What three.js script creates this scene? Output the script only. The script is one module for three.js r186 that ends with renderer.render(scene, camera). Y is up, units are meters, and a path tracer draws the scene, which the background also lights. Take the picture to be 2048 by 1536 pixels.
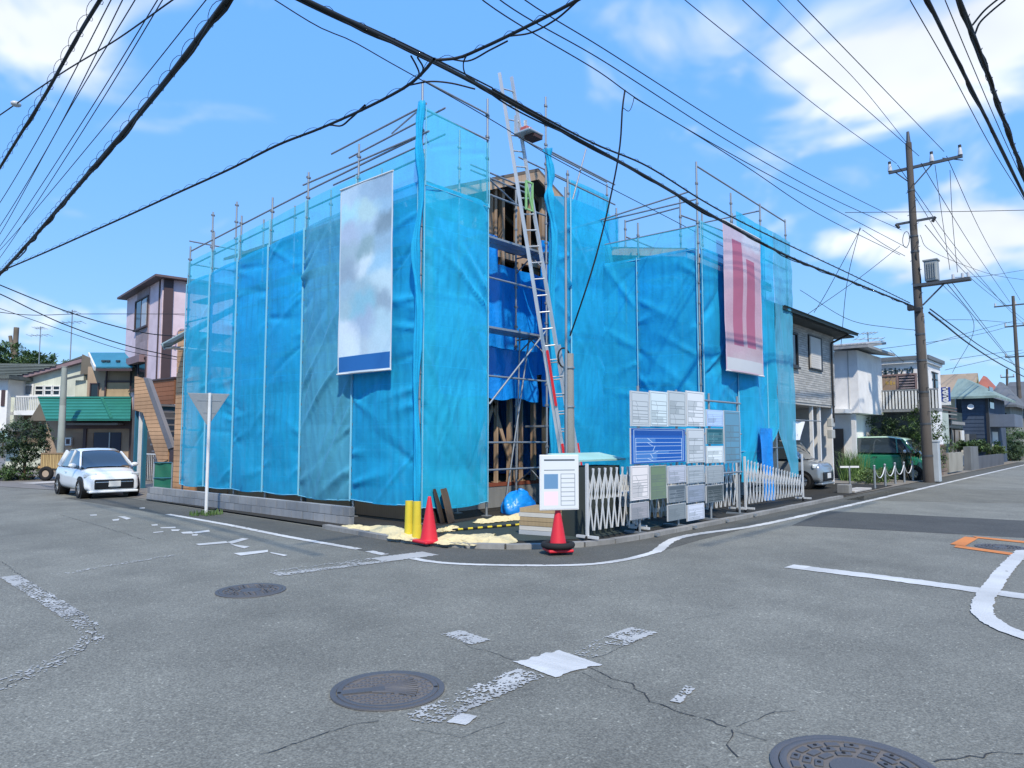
import * as THREE from 'three';
import { mergeGeometries } from 'three/addons/utils/BufferGeometryUtils.js';
import { RoundedBoxGeometry } from 'three/addons/geometries/RoundedBoxGeometry.js';

// ---------- camera, sky, sun, exposure ----------
const scene = new THREE.Scene();
const FPX = 1434, PITCH = 4.4 * Math.PI / 180, YAW = 49.1 * Math.PI / 180, EYE = 1.62;   // +X runs along one road, -Z along the other
const camera = new THREE.PerspectiveCamera(2 * Math.atan(768 / FPX) * 180 / Math.PI, 4 / 3, 0.1, 900);
camera.rotation.order = 'YXZ'; camera.position.set(0, EYE, 0); camera.rotation.set(PITCH, -YAW, 0);
const renderer = new THREE.WebGLRenderer({ antialias: true });
renderer.toneMapping = THREE.LinearToneMapping; renderer.toneMappingExposure = 1.38;
renderer.shadowMap.enabled = true; renderer.shadowMap.type = THREE.PCFSoftShadowMap;
const sun = new THREE.DirectionalLight(0xfff3e0, 3.6);
sun.position.set(-47, 86, 58).add(new THREE.Vector3(14, 0, -12)); sun.target.position.set(14, 0, -12);
sun.castShadow = true; sun.shadow.radius = 3; sun.shadow.mapSize.set(4096, 4096);
Object.assign(sun.shadow.camera, { left: -60, right: 60, top: 60, bottom: -60, near: 1, far: 260 });
scene.add(sun, sun.target);

function rng(seed) { let a = seed >>> 0; return () => { a = (a + 0x6D2B79F5) | 0; let t = Math.imul(a ^ (a >>> 15), 1 | a); t = (t + Math.imul(t ^ (t >>> 7), 61 | t)) ^ t; return ((t ^ (t >>> 14)) >>> 0) / 4294967296; }; }
const smooth = (a, b, x) => { const t = Math.min(1, Math.max(0, (x - a) / (b - a))); return t * t * (3 - 2 * t); };
const lerp = (a, b, t) => a + (b - a) * t;
function hash(x, y, z, s) { let h = Math.imul(x | 0, 374761393) ^ Math.imul(y | 0, 668265263) ^ Math.imul(z | 0, 2147483647) ^ Math.imul(s | 0, 1274126177); h = Math.imul(h ^ (h >>> 13), 1274126177); return ((h ^ (h >>> 16)) >>> 0) / 4294967296; }
function vnoise(x, y, s = 0, per = 0) {
  const xi = Math.floor(x), yi = Math.floor(y), fx = x - xi, fy = y - yi, u = fx * fx * (3 - 2 * fx), v = fy * fy * (3 - 2 * fy);
  const w = (i) => per ? ((i % per) + per) % per : i;
  const a = hash(w(xi), w(yi), 0, s), b = hash(w(xi + 1), w(yi), 0, s), c = hash(w(xi), w(yi + 1), 0, s), d = hash(w(xi + 1), w(yi + 1), 0, s);
  return lerp(lerp(a, b, u), lerp(c, d, u), v);
}
function fbm(x, y, o, s = 0, per = 0) { let a = 0, k = 0.5, t = 0; for (let i = 0; i < o; i++) { a += k * vnoise(x, y, s + i, per); t += k; k *= 0.5; x *= 2; y *= 2; per *= 2; } return a / t; }

function ray(px, py) {
  const dx = (px - 1024) / FPX, dy = -(py - 768) / FPX, f = Math.cos(PITCH) - dy * Math.sin(PITCH), u = dy * Math.cos(PITCH) + Math.sin(PITCH);
  return new THREE.Vector3(f * Math.sin(YAW) + dx * Math.cos(YAW), u, -f * Math.cos(YAW) + dx * Math.sin(YAW));
}
const eye = new THREE.Vector3(0, EYE, 0);
const atY = (px, py, y) => { const r = ray(px, py); return r.multiplyScalar((y - EYE) / r.y).add(eye); };
const ground = (px, py) => atY(px, py, 0);
const atX = (px, py, x) => { const r = ray(px, py); return r.multiplyScalar(x / r.x).add(eye); };
const atZ = (px, py, z) => { const r = ray(px, py); return r.multiplyScalar(z / r.z).add(eye); };
const atDepth = (px, py, d) => ray(px, py).multiplyScalar(d).add(eye);

{ // sky: clear blue air paling towards the horizon, with patches of fair-weather cloud
  const W = 2048, H = 1024, data = new Float32Array(W * H * 4);
  const blobs = [[20, 40, .11, .09, .5], [90, 90, .10, .05, .35], [200, 30, .06, .04, .2], [350, 5, .07, .03, .2], [570, 0, .05, .025, .3], [1330, 60, .14, .07, .36], [1560, 20, .14, .06, .4], [1440, 90, .09, .05, .25], [1700, 205, .13, .06, .5], [1830, 170, .10, .06, .3], [1980, 120, .12, .09, .26], [2100, 60, .14, .1, .3], [1700, 470, .10, .035, .45], [1960, 470, .12, .055, .55], [2080, 440, .1, .05, .5], [60, 645, .2, .035, .3], [150, 610, .12, .02, .12], [1540, 160, .08, .05, .2], [1190, 25, .07, .04, .25]]
    .map(([x, y, a, b, k]) => { const r = ray(x, y).normalize(); return { az: Math.atan2(r.x, -r.z), el: Math.asin(r.y), a, b, k }; });
  for (let j = 0; j < H; j++) {
    const el = (j + 0.5) / H * Math.PI - Math.PI / 2, sy = Math.sin(el), cy = Math.cos(el);
    for (let i = 0; i < W; i++) {
      const th = ((i + 0.5) / W - 0.5) * 2 * Math.PI, x = Math.cos(th) * cy, z = Math.sin(th) * cy, o = (j * W + i) * 4;
      const az = Math.atan2(x, -z), h = Math.max(sy, 0);
      const t = Math.pow(1 - h, 3.2), b = Math.pow(1 - h, 9);
      let r = lerp(.125, .25, t) + .21 * b, g = lerp(.345, .53, t) + .16 * b, bl = lerp(.86, .88, t) - .06 * b;
      const pu = x / (sy + 0.22), pv = z / (sy + 0.22);
      let bias = 0; for (const q of blobs) { let da = az - q.az; if (da > Math.PI) da -= 2 * Math.PI; if (da < -Math.PI) da += 2 * Math.PI; const e = (da * cy / q.a) ** 2 + ((el - q.el) / q.b) ** 2; if (e < 9) bias += q.k * Math.exp(-e); }
      if (sy > 0) {
        const wx = fbm(pu * 2.2 + 7, pv * 2.2, 3, 40) - .5, wy = fbm(pu * 2.2, pv * 2.2 + 9, 3, 50) - .5;
        const n = .60 * fbm(pu * 3.1 + wx * 1.6 + 30, pv * 4.2 + wy * 1.6 + 30, 6, 3) + .40 * fbm(pu * 13 + wx * 5, pv * 11 + wy * 5, 5, 23);
        const d = smooth(.52, .93, n * .92 + bias * .46 - .05) * smooth(0, .06, sy);
        const lit = .68 + .24 * fbm(pu * 6 + 3, pv * 6 + 3, 3, 90);
        const wgt = Math.min(.9, d * 1.1);
        r = lerp(r, lit * .93, wgt); g = lerp(g, lit * .97, wgt); bl = lerp(bl, lit * 1.02, wgt);
      } else { r = .2; g = .21; bl = .21; }
      data[o] = r; data[o + 1] = g; data[o + 2] = bl; data[o + 3] = 1;
    }
  }
  const tex = new THREE.DataTexture(data, W, H, THREE.RGBAFormat, THREE.FloatType);
  tex.mapping = THREE.EquirectangularReflectionMapping; tex.magFilter = THREE.LinearFilter; tex.minFilter = THREE.LinearFilter; tex.colorSpace = THREE.LinearSRGBColorSpace; tex.needsUpdate = true;
  scene.background = tex; scene.environment = tex;
}

// ---------- textures and materials ----------
function tex(n, fn, { srgb = true, rep = 1, m = n } = {}) {
  const d = new Uint8Array(n * m * 4);
  for (let j = 0; j < m; j++) for (let i = 0; i < n; i++) { const c = fn(i / n, j / m, i, j), o = (j * n + i) * 4; d[o] = 255 * Math.min(1, Math.max(0, c[0])); d[o + 1] = 255 * Math.min(1, Math.max(0, c[1])); d[o + 2] = 255 * Math.min(1, Math.max(0, c[2])); d[o + 3] = 255; }
  const t = new THREE.DataTexture(d, n, m); t.wrapS = t.wrapT = THREE.RepeatWrapping; t.magFilter = THREE.LinearFilter; t.minFilter = THREE.LinearMipmapLinearFilter; t.generateMipmaps = true; t.anisotropy = 8;
  if (srgb) t.colorSpace = THREE.SRGBColorSpace; t.repeat.set(1 / rep, 1 / rep); t.needsUpdate = true; return t;
}
const g3 = (v) => [v, v, v];
const tGrain = tex(512, (u, v, i, j) => g3(.90 + .11 * (fbm(u * 8, v * 8, 5, 1, 8) - .4) + .05 * (hash(i, j, 0, 5) - .5)), { rep: 2.5 });
const tStain = tex(512, (u, v, i, j) => { const n = fbm(u * 5, v * 3, 5, 11, 5), s = fbm(u * 40, v * 3, 3, 14, 3) ; return g3(.74 + .24 * n + .12 * (s - .5) + .04 * (hash(i, j, 1, 2) - .5)); }, { rep: 3.2 });
const tBump = tex(512, (u, v, i, j) => g3(.5 * fbm(u * 32, v * 32, 4, 21, 32) + .5 * hash(i, j, 0, 77)), { rep: 1.2, srgb: false });
const tAsph = tex(1024, (u, v, i, j) => {
  let b = .485 + .10 * (fbm(u * 6, v * 6, 4, 31, 6) - .5) + .16 * (vnoise(u * 340, v * 340, 33, 340) - .5) + .10 * (hash(i, j, 0, 9) - .5);
  const k = vnoise(u * 210, v * 210, 35, 210); if (k > .86) b += (k - .86) * 1.7; if (k < .12) b -= .06;
  return [b * 1.0, b * 1.005, b * .93];
}, { rep: 3.1 });
const tAsphB = tex(512, (u, v, i, j) => g3(.6 * vnoise(u * 170, v * 170, 33, 170) + .4 * hash(i, j, 0, 19)), { rep: 1.6, srgb: false });
const tWood = tex(512, (u, v, i, j) => { const n = fbm(u * 60, v * 3, 4, 51, 3), m = fbm(u * 6, v * 2, 3, 55, 2); return g3(.72 + .22 * n + .16 * (m - .4)); }, { rep: 1.4 });
const tCloth = tex(512, (u, v, i, j) => { const n = fbm(u * 6, v * 6, 5, 61, 6), w = .5 + .25 * Math.sin(i * Math.PI / 2) * Math.sin(j * Math.PI / 2); return g3(.86 + .12 * (n - .4) + .05 * w); }, { rep: 1.7 });
const tNet = tex(1024, (u, v, i, j) => { const n = fbm(u * 4, v * 4, 5, 161, 4), d = fbm(u * 14, v * 9, 3, 165, 0), w = .5 + .5 * Math.sin(i * Math.PI / 2) * Math.sin(j * Math.PI / 2), st = fbm(u * 30, v * 3, 2, 169, 3); let k = .92 + .13 * (n - .45) + .08 * (d - .5) + .06 * w + .10 * (st - .5); if (j % 146 < 3) k += .10; if (i % 302 < 3) k += .08; return [k + .10 * Math.max(0, d - .5) + .02, k, k * .985]; }, { rep: 2.7 });
const tClothB = tex(512, (u, v, i, j) => { const r = 1 - Math.abs(2 * fbm(u * 16 + 1.2 * fbm(u * 6, v * 6, 2, 8, 6), v * 12, 3, 71, 0) - 1); return g3(.6 * r * r + .2 * fbm(u * 60, v * 60, 2, 75, 60) + .1 * (i % 32 < 2 || j % 40 < 2 ? 1 : 0)); }, { rep: 2.3, srgb: false });
const mats = {};
function M(key, color, roughness = .85, o = {}) {
  if (mats[key]) return mats[key];
  const { map = tGrain, bump = 0, bmap = tBump, ...rest } = o;
  const C = rest.transmission !== undefined || rest.clearcoat !== undefined || rest.sheen !== undefined ? THREE.MeshPhysicalMaterial : THREE.MeshStandardMaterial;
  const m = new C({ color, roughness, side: THREE.DoubleSide, ...rest });
  if (map) m.map = map; if (bump) { m.bumpMap = bmap; m.bumpScale = bump; }
  m.name = key; return mats[key] = m;
}
const lin = (r, g, b) => new THREE.Color().setRGB(r, g, b);

// ---------- building helpers ----------
const used = {};
function numbered(n) { const k = used[n] = (used[n] ?? -1) + 1; return k ? `${n}_${String(k).padStart(3, '0')}` : n; }
function muv(g) {   // texture coordinates in metres from the way each face points
  const p = g.attributes.position, n = g.attributes.normal, uv = new Float32Array(p.count * 2);
  for (let i = 0; i < p.count; i++) {
    const ax = Math.abs(n.getX(i)), ay = Math.abs(n.getY(i)), az = Math.abs(n.getZ(i));
    if (ay >= ax && ay >= az) { uv[2 * i] = p.getX(i); uv[2 * i + 1] = p.getZ(i); } else if (ax >= az) { uv[2 * i] = p.getZ(i); uv[2 * i + 1] = p.getY(i); } else { uv[2 * i] = p.getX(i); uv[2 * i + 1] = p.getY(i); }
  }
  g.setAttribute('uv', new THREE.BufferAttribute(uv, 2)); return g;
}
function flat(g) { const q = g.index ? g.toNonIndexed() : g; for (const k of Object.keys(q.attributes)) if (!['position', 'normal', 'uv', 'color'].includes(k)) q.deleteAttribute(k); return q; }
function join(gs) { gs = (Array.isArray(gs) ? gs : [gs]); if (gs.length === 1) return gs[0]; return mergeGeometries(gs.map(flat)); }
function mesh(name, gs, mat, parent, keepUV) { const g = join(gs); if (!keepUV) muv(g); const m = new THREE.Mesh(g, mat); m.name = parent === scene ? numbered(name) : name; m.castShadow = m.receiveShadow = true; (parent ?? scene).add(m); return m; }
function tag(o, label, category, group) { o.userData.label = label; o.userData.category = category; if (group) o.userData.group = group; return o; }
function structure(name, gs, mat, keepUV) { const m = mesh(name, gs, mat, scene, keepUV); m.userData.kind = 'structure'; return m; }
class Frame {   // local x runs along the face, local z points out of it, y up
  constructor(name, label, category, x, z, deg = 0, group, y = 0) {
    const o = this.o = new THREE.Group(); o.name = numbered(name); o.position.set(x, y, z); this.a = deg * Math.PI / 180; o.rotation.y = -this.a; this.y0 = y;
    if (label) tag(o, label, category, group); scene.add(o);
  }
  loc(v) { const dx = v.x - this.o.position.x, dz = v.z - this.o.position.z, c = Math.cos(this.a), s = Math.sin(this.a); return new THREE.Vector3(dx * c + dz * s, v.y - this.y0, -dx * s + dz * c); }
  hz(px, py, z = 0) { const o = this.loc(eye), p = this.loc(ray(px, py).add(eye)), d = p.sub(o); return o.add(d.multiplyScalar((z - o.z) / d.z)); }
  hx(px, py, x = 0) { const o = this.loc(eye), p = this.loc(ray(px, py).add(eye)), d = p.sub(o); return o.add(d.multiplyScalar((x - o.x) / d.x)); }
  pz(px0, py0, px1, py1, z0, z1) { const mx = (px0 + px1) / 2, my = (py0 + py1) / 2; return bx(this.hz(px0, my, z1).x, this.hz(px1, my, z1).x, this.hz(mx, py1, z1).y, this.hz(mx, py0, z1).y, z0, z1); }
  px(px0, py0, px1, py1, x0, x1) { const mx = (px0 + px1) / 2, my = (py0 + py1) / 2; return bx(x0, x1, this.hx(mx, py1, x1).y, this.hx(mx, py0, x1).y, this.hx(px0, my, x1).z, this.hx(px1, my, x1).z); }
  add(name, gs, mat, parent, keepUV) { return mesh(name, gs, mat, parent ?? this.o, keepUV); }
}
function bx(x0, x1, y0, y1, z0, z1) { const g = new THREE.BoxGeometry(Math.abs(x1 - x0), Math.abs(y1 - y0), Math.abs(z1 - z0)); g.translate((x0 + x1) / 2, (y0 + y1) / 2, (z0 + z1) / 2); return g; }
function rb(x0, x1, y0, y1, z0, z1, r = .02, seg = 2) { const g = new RoundedBoxGeometry(Math.abs(x1 - x0), Math.abs(y1 - y0), Math.abs(z1 - z0), seg, r); g.translate((x0 + x1) / 2, (y0 + y1) / 2, (z0 + z1) / 2); return g; }
const V = (x, y, z) => new THREE.Vector3(x, y, z);
function rod(a, b, r, seg = 8, r2 = r) { const d = b.clone().sub(a), g = new THREE.CylinderGeometry(r2, r, d.length(), seg); g.applyQuaternion(new THREE.Quaternion().setFromUnitVectors(V(0, 1, 0), d.clone().normalize())); g.translate((a.x + b.x) / 2, (a.y + b.y) / 2, (a.z + b.z) / 2); return g; }
function beam(a, b, w, h) { const d = b.clone().sub(a), L = d.length(), g = new THREE.BoxGeometry(w, h, L); const m = new THREE.Matrix4().lookAt(b, a, V(0, 1, 0)); g.applyMatrix4(m); g.translate((a.x + b.x) / 2, (a.y + b.y) / 2, (a.z + b.z) / 2); return g; }
function tube(pts, r, seg, rad = 6, tension = .5) { return new THREE.TubeGeometry(new THREE.CatmullRomCurve3(pts, false, 'catmullrom', tension), seg ?? pts.length * 8, r, rad); }
function poly(pts, y, h = 0) {   // horizontal polygon of [x, z], thickness h below y
  const s = new THREE.Shape(pts.map(([x, z]) => new THREE.Vector2(x, -z))); let g;
  if (h) { g = new THREE.ExtrudeGeometry(s, { depth: h, bevelEnabled: false }); g.rotateX(-Math.PI / 2); g.translate(0, y - h, 0); } else { g = new THREE.ShapeGeometry(s); g.rotateX(-Math.PI / 2); g.translate(0, y, 0); }
  return g;
}
function prism(pts, z0, z1) { const s = new THREE.Shape(pts.map(([x, y]) => new THREE.Vector2(x, y))), g = new THREE.ExtrudeGeometry(s, { depth: z1 - z0, bevelEnabled: false }); g.translate(0, 0, z0); return g; }
function quadPrism(c, t) {   // slab over four corners (Vector3, in order round), thickness t downwards
  const p = []; const b = c.map((v) => V(v.x, v.y - t, v.z)); const q = (a, b2, c2, d) => p.push(a, b2, c2, a, c2, d);
  q(c[0], c[1], c[2], c[3]); q(b[3], b[2], b[1], b[0]); for (let i = 0; i < 4; i++) { const j = (i + 1) % 4; q(c[i], b[i], b[j], c[j]); }
  const g = new THREE.BufferGeometry().setFromPoints(p); g.computeVertexNormals(); muv(g); return g;
}
function surf(nu, nv, fn) {   // smooth grid surface, fn(u, v) -> Vector3
  const p = [], uv = [], ix = []; for (let j = 0; j <= nv; j++) for (let i = 0; i <= nu; i++) { const q = fn(i / nu, j / nv); p.push(q.x, q.y, q.z); uv.push(q.s ?? i / nu, q.t ?? j / nv); }
  for (let j = 0; j < nv; j++) for (let i = 0; i < nu; i++) { const a = j * (nu + 1) + i; ix.push(a, a + 1, a + nu + 2, a, a + nu + 2, a + nu + 1); }
  const g = new THREE.BufferGeometry(); g.setAttribute('position', new THREE.Float32BufferAttribute(p, 3)); g.setAttribute('uv', new THREE.Float32BufferAttribute(uv, 2)); g.setIndex(ix); g.computeVertexNormals(); return g;
}
const mDark = M('dark_metal', 0x2a2d30, .6), mBlackRubber = M('black_rubber', 0x1c1d1f, .85), mSteel = M('galvanised_steel', 0xa9b0b4, .45, { metalness: .55 }), mAlu = M('aluminium', 0xcfd2d2, .42, { metalness: .5 }), mWhite = M('white_paint', 0xe9ebea, .6), mGlass = M('window_glass', 0x1c2730, .06, { map: null, metalness: .0 }), mWoodNew = M('new_timber', 0xbda286, .75, { map: tWood }), mPly = M('plywood', 0x9c8468, .8, { map: tWood }), mConc = M('concrete', 0x9c9c98, .92, { map: tStain, bump: .004 }), mCable = M('cable_sheath', 0x1b2226, .7), mRed = M('red_plastic', 0xd8202c, .5), mYellow = M('yellow_foam', 0xe6d23c, .7);
// ---------- ground, roads, painted markings ----------
const asph = (k, c, o = {}) => M(k, c, .93, { map: tAsph, bump: .004, bmap: tAsphB, ...o });
structure('ground', poly([[-300, -400], [500, -400], [500, 200], [-300, 200]], -.03), M('earth', 0x6d6a5e, .95, { map: tStain }));
const roadMat = asph('asphalt', 0xffffff, { vertexColors: true });
const road = (() => {
  const x0 = -14, x1 = 70, z0 = -60, z1 = 14, nx = 168, nz = 148;
  const g = surf(nx, nz, (u, v) => V(lerp(x0, x1, u), 0, lerp(z1, z0, v)));
  const p = g.attributes.position, c = new Float32Array(p.count * 3);
  for (let i = 0; i < p.count; i++) { const x = p.getX(i), z = p.getZ(i); const k = .80 + .26 * (fbm(x * .3 + 9, z * .35, 4, 81) - .5) + .12 * (fbm(x * 1.4, z * 1.4 + 4, 2, 87) - .5) + (x > 17.3 && z > -7 ? .05 : 0); c[3 * i] = k; c[3 * i + 1] = k; c[3 * i + 2] = k * .99; }
  g.setAttribute('color', new THREE.BufferAttribute(c, 3)); return structure('road', g, roadMat);
})();
structure('far_road', poly([[70, -6.5], [400, -6.5], [400, 4], [70, 4]], 0), asph('asphalt_far', 0xe7e7e7));
const xz = (v) => [v.x, v.z], gp = (l) => l.map(([a, b]) => xz(ground(a, b)));
mesh('asphalt_patch', poly(gp([[1652, 1022], [1800, 1029], [2140, 1046], [2140, 1081], [1800, 1062], [1583, 1051]]), .003), asph('asphalt_new', 0x96979c), road);
mesh('asphalt_patch', poly(gp([[1690, 1000], [1800, 975], [2200, 985], [2200, 1010]]), .003), asph('asphalt_pale', 0xdcdad5), road);
mesh('gutter_strip', poly([...gp([[340, 1031], [460, 1052], [580, 1076], [720, 1101], [800, 1116], [880, 1127], [1000, 1132], [1170, 1131], [1250, 1121], [1310, 1106], [1400, 1080]]), [14.5, -5.45], [62, -5.35], [62, -6.7], [22, -6.35], [10.2, -6.2], [8.9, -6.35], [8.0, -7.1], [7.55, -8.4], [7.75, -11], [8.1, -19.7], [8.3, -22.5], [7.0, -22.5]], .003), asph('asphalt_edge', 0xaaaaaa), road);
const mPaint = M('road_paint', 0xd6d8d4, .8, { map: tStain, bump: .004, bmap: tAsphB }), mPaintWorn = M('road_paint_worn', 0xb9bbb7, .85, { map: tStain, bump: .004, bmap: tAsphB }), mPaintO = M('orange_paint', 0xe08a42, .75, { map: tStain });
function paint(name, pts, width, { wear = .04, cell = .05, mat = mPaint, y = .007, seed = 1, wearAt } = {}) {
  const P = [], acc = [0]; for (let i = 1; i < pts.length; i++) acc.push(acc[i - 1] + Math.hypot(pts[i][0] - pts[i - 1][0], pts[i][1] - pts[i - 1][1]));
  const L = acc[acc.length - 1], n = Math.max(2, Math.round(L / cell)), m = Math.max(3, Math.round(width / (cell * .6)));
  const curve = new THREE.CatmullRomCurve3(pts.map(([x, z]) => V(x, 0, z)), false, 'centripetal'); const C = curve.getSpacedPoints(n);
  const at = (i, j) => { const a = C[Math.max(0, i - 1)], b = C[Math.min(n, i + 1)], dx = b.x - a.x, dz = b.z - a.z, l = Math.hypot(dx, dz) || 1; let t = (j / m - .5) * width; if (j === 0 || j === m) t += (vnoise(i * .9, j * 7, seed + 3) - .5) * width * .12 * Math.min(1, .15 / cell + .3); return V(C[i].x - dz / l * t + (hash(i, j, 1, seed) - .5) * cell * .25, y, C[i].z + dx / l * t + (hash(i, j, 2, seed) - .5) * cell * .25); };
  for (let i = 0; i < n; i++) for (let j = 0; j < m; j++) {
    const s = i / n * L, t = j / m * width; let w = wear; if (wearAt) w = wearAt(i / n, j / m);
    const k = .42 * fbm(s * 6 + seed * 7, t * 9 + seed, 3, 93) + .58 * fbm(s * 62, t * 62 + seed, 2, 97);
    if (k < lerp(.12, .78, w)) continue;
    const a = at(i, j), b = at(i + 1, j), c = at(i + 1, j + 1), d = at(i, j + 1); P.push(a, c, b, a, d, c);
  }
  const g = new THREE.BufferGeometry().setFromPoints(P); g.computeVertexNormals(); return mesh(name, g, mat, road);
}
paint('edge_line', gp([[335, 1029], [460, 1051], [580, 1075], [718, 1099]]), .13, { wear: .14, cell: .05, seed: 2 });
paint('edge_line', gp([[738, 1103], [770, 1110]]), .13, { wear: .2, seed: 3 });
paint('stop_line', [[4.75, -7.93], [7.05, -7.64]], .40, { seed: 4, mat: mPaintWorn, cell: 0.022, wearAt: (u, v) => u < .62 ? (v > .62 ? .46 : .72) : .06 });
paint('edge_line', gp([[822, 1117], [880, 1126], [1000, 1131], [1170, 1130], [1250, 1120], [1310, 1105]]), .12, { wear: .1, seed: 5, cell: .04 });
paint('edge_line', [[...gp([[1310, 1105]])[0]], [10.9, -5.75], [13.1, -5.46], [17, -5.38], [25, -5.36], [34, -5.36]], .15, { wear: .1, seed: 6, cell: .07 });
mesh('edge_line', poly([[34, -5.44], [66, -5.42], [66, -5.28], [34, -5.29]], .007), mPaint, road);
paint('stop_line', [[9.35, -3.42], [9.28, -2], [9.15, -.9], [9.1, .6]], .30, { wear: .05, seed: 7, cell: .045 });
paint('edge_line', [[12.9, -1.3], [11, -1.3], [9.4, -1.26], [8.55, -1.22], [7.9, -1.12], [7.4, -.85], [7.1, -.4], [7.0, .5]], .18, { wear: .08, seed: 8, cell: .045, y: .010 });
paint('centre_mark', [[4.02, -3.28], [4.46, -3.2]], .44, { wear: .02, seed: 9, cell: .03 });
paint('centre_mark', [[4.5, -3.23], [5.05, -3.24]], .26, { wear: .74, seed: 10, mat: mPaintWorn, cell: 0.013 });
paint('centre_mark', [[5.05, -3.24], [5.45, -3.24]], .26, { wear: .42, seed: 11, mat: mPaintWorn, cell: 0.013 });
paint('centre_mark', [[2.85, -3.2], [3.98, -3.26]], .25, { wear: .6, seed: 12, mat: mPaintWorn, cell: 0.012 });
paint('centre_mark', [[2.98, -3.0], [3.12, -3.05]], .12, { wear: .02, seed: 13, cell: .03 });
paint('centre_mark', [[4.32, -4.42], [4.26, -4.02]], .2, { wear: .5, seed: 14, mat: mPaintWorn, cell: 0.012 });
paint('centre_mark', [[4.1, -2.22], [4.42, -2.28]], .07, { wear: .45, seed: 15, mat: mPaintWorn, cell: 0.012 });
paint('edge_line', [...gp([[18, 1153], [100, 1203], [172, 1252]]), [2.32, -6.6], [2.15, -6.3], [1.9, -6.05], [1.4, -5.68]], .19, { seed: 16, mat: mPaintWorn, cell: 0.016, wearAt: (u) => u < .12 ? .35 : u < .55 ? .58 : .68 });
paint('faint_line', gp([[120, 1150], [260, 1125], [370, 1108]]), .12, { wear: .74, seed: 17, mat: mPaintWorn, cell: .03 });
const zq = [[[1080, 300], [1250, 285], [1260, 295], [1100, 308]], [[1255, 290], [1340, 268], [1375, 272], [1280, 300]], [[1290, 352], [1480, 333], [1480, 345], [1330, 365]], [[1270, 300], [1380, 315], [1350, 325], [1300, 312]], [[1490, 345], [1590, 362], [1570, 368], [1500, 352]], [[1000, 235], [1060, 230], [1070, 243], [1010, 243]], [[1060, 235], [1155, 222], [1160, 232], [1080, 242]], [[885, 208], [970, 205], [970, 213], [890, 214]], [[945, 220], [995, 220], [985, 229], [950, 229]], [[835, 193], [870, 190], [872, 198], [840, 200]], [[845, 235], [900, 230], [905, 234], [850, 239]], [[650, 147], [690, 148], [725, 158], [700, 165]], [[620, 165], [660, 160], [655, 170], [625, 172]], [[495, 138], [535, 136], [535, 143], [500, 144]], [[770, 100], [800, 98], [800, 103], [772, 104]], [[1060, 248], [1095, 246], [1090, 254], [1062, 254]]];
for (const q of zq) mesh('worn_letter_paint', poly(gp(q.map(([a, b]) => [a / 2.763, 980 + b / 2.763])), .007), mPaint, road);
for (const q of [[[1900, 1089], [1930, 1074], [1957, 1077], [1930, 1093]], [[1945, 1073], [2100, 1088], [2100, 1092], [1955, 1077]], [[1912, 1091], [2100, 1117], [2100, 1122], [1908, 1095]]]) mesh('orange_frame', poly(gp(q), .008), mPaintO, road);
const mCrack = M('crack_fill', 0x3b3b3a, .95);
function crack(l, w, seed) {
  const pts = gp(l), out = []; for (let i = 0; i < pts.length - 1; i++) { const n = Math.max(2, Math.round(Math.hypot(pts[i + 1][0] - pts[i][0], pts[i + 1][1] - pts[i][1]) / .05)); for (let k = 0; k < n; k++) { const t = k / n, j = .045; out.push([lerp(pts[i][0], pts[i + 1][0], t) + (vnoise(i * 9 + k * .7, 1, seed) - .5) * j, lerp(pts[i][1], pts[i + 1][1], t) + (vnoise(i * 9 + k * .7, 5, seed) - .5) * j]); } }
  const P = []; for (let i = 0; i < out.length - 1; i++) { const [ax, az] = out[i], [bx2, bz] = out[i + 1], dx = bx2 - ax, dz = bz - az, L = Math.hypot(dx, dz) || 1, h = w * .62 * (.35 + .8 * hash(i, 0, 0, seed)) * .5, nx = -dz / L * h, nz = dx / L * h; P.push(V(ax - nx, .005, az - nz), V(ax + nx, 0.005, az + nz), V(bx2 + nx, 0.005, bz + nz), V(ax - nx, .005, az - nz), V(bx2 + nx, 0.005, bz + nz), V(bx2 - nx, 0.005, bz - nz)); }
  const g = new THREE.BufferGeometry().setFromPoints(P); g.computeVertexNormals(); return mesh('crack', g, mCrack, road);
}
[[[[520, 1512], [600, 1485], [690, 1457], [770, 1440]], .012], [[[930, 1290], [1000, 1312], [1060, 1330]], .010], [[[1165, 1330], [1230, 1358], [1270, 1372], [1300, 1405], [1345, 1420], [1440, 1448], [1470, 1462]], .014], [[[1470, 1462], [1545, 1487]], .011], [[[1466, 1462], [1458, 1490], [1468, 1525]], .012], [[[1470, 1455], [1540, 1425], [1600, 1420]], .008], [[[1865, 1524], [1960, 1512], [2060, 1505]], .016], [[[1160, 1345], [1220, 1375], [1280, 1392]], .006], [[[870, 1440], [960, 1400], [1090, 1345]], .007], [[[1175, 1322], [1230, 1300], [1290, 1278]], .007], [[[0, 1122], [60, 1165], [140, 1215], [195, 1262], [170, 1300], [0, 1380]], .010], [[[120, 1030], [200, 1052], [290, 1080]], .015], [[[1370, 1240], [1440, 1228], [1470, 1230]], .006], [[[840, 1460], [930, 1478], [1020, 1440]], .006]].forEach(([l, w], i) => crack(l, w, 200 + i));

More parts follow.
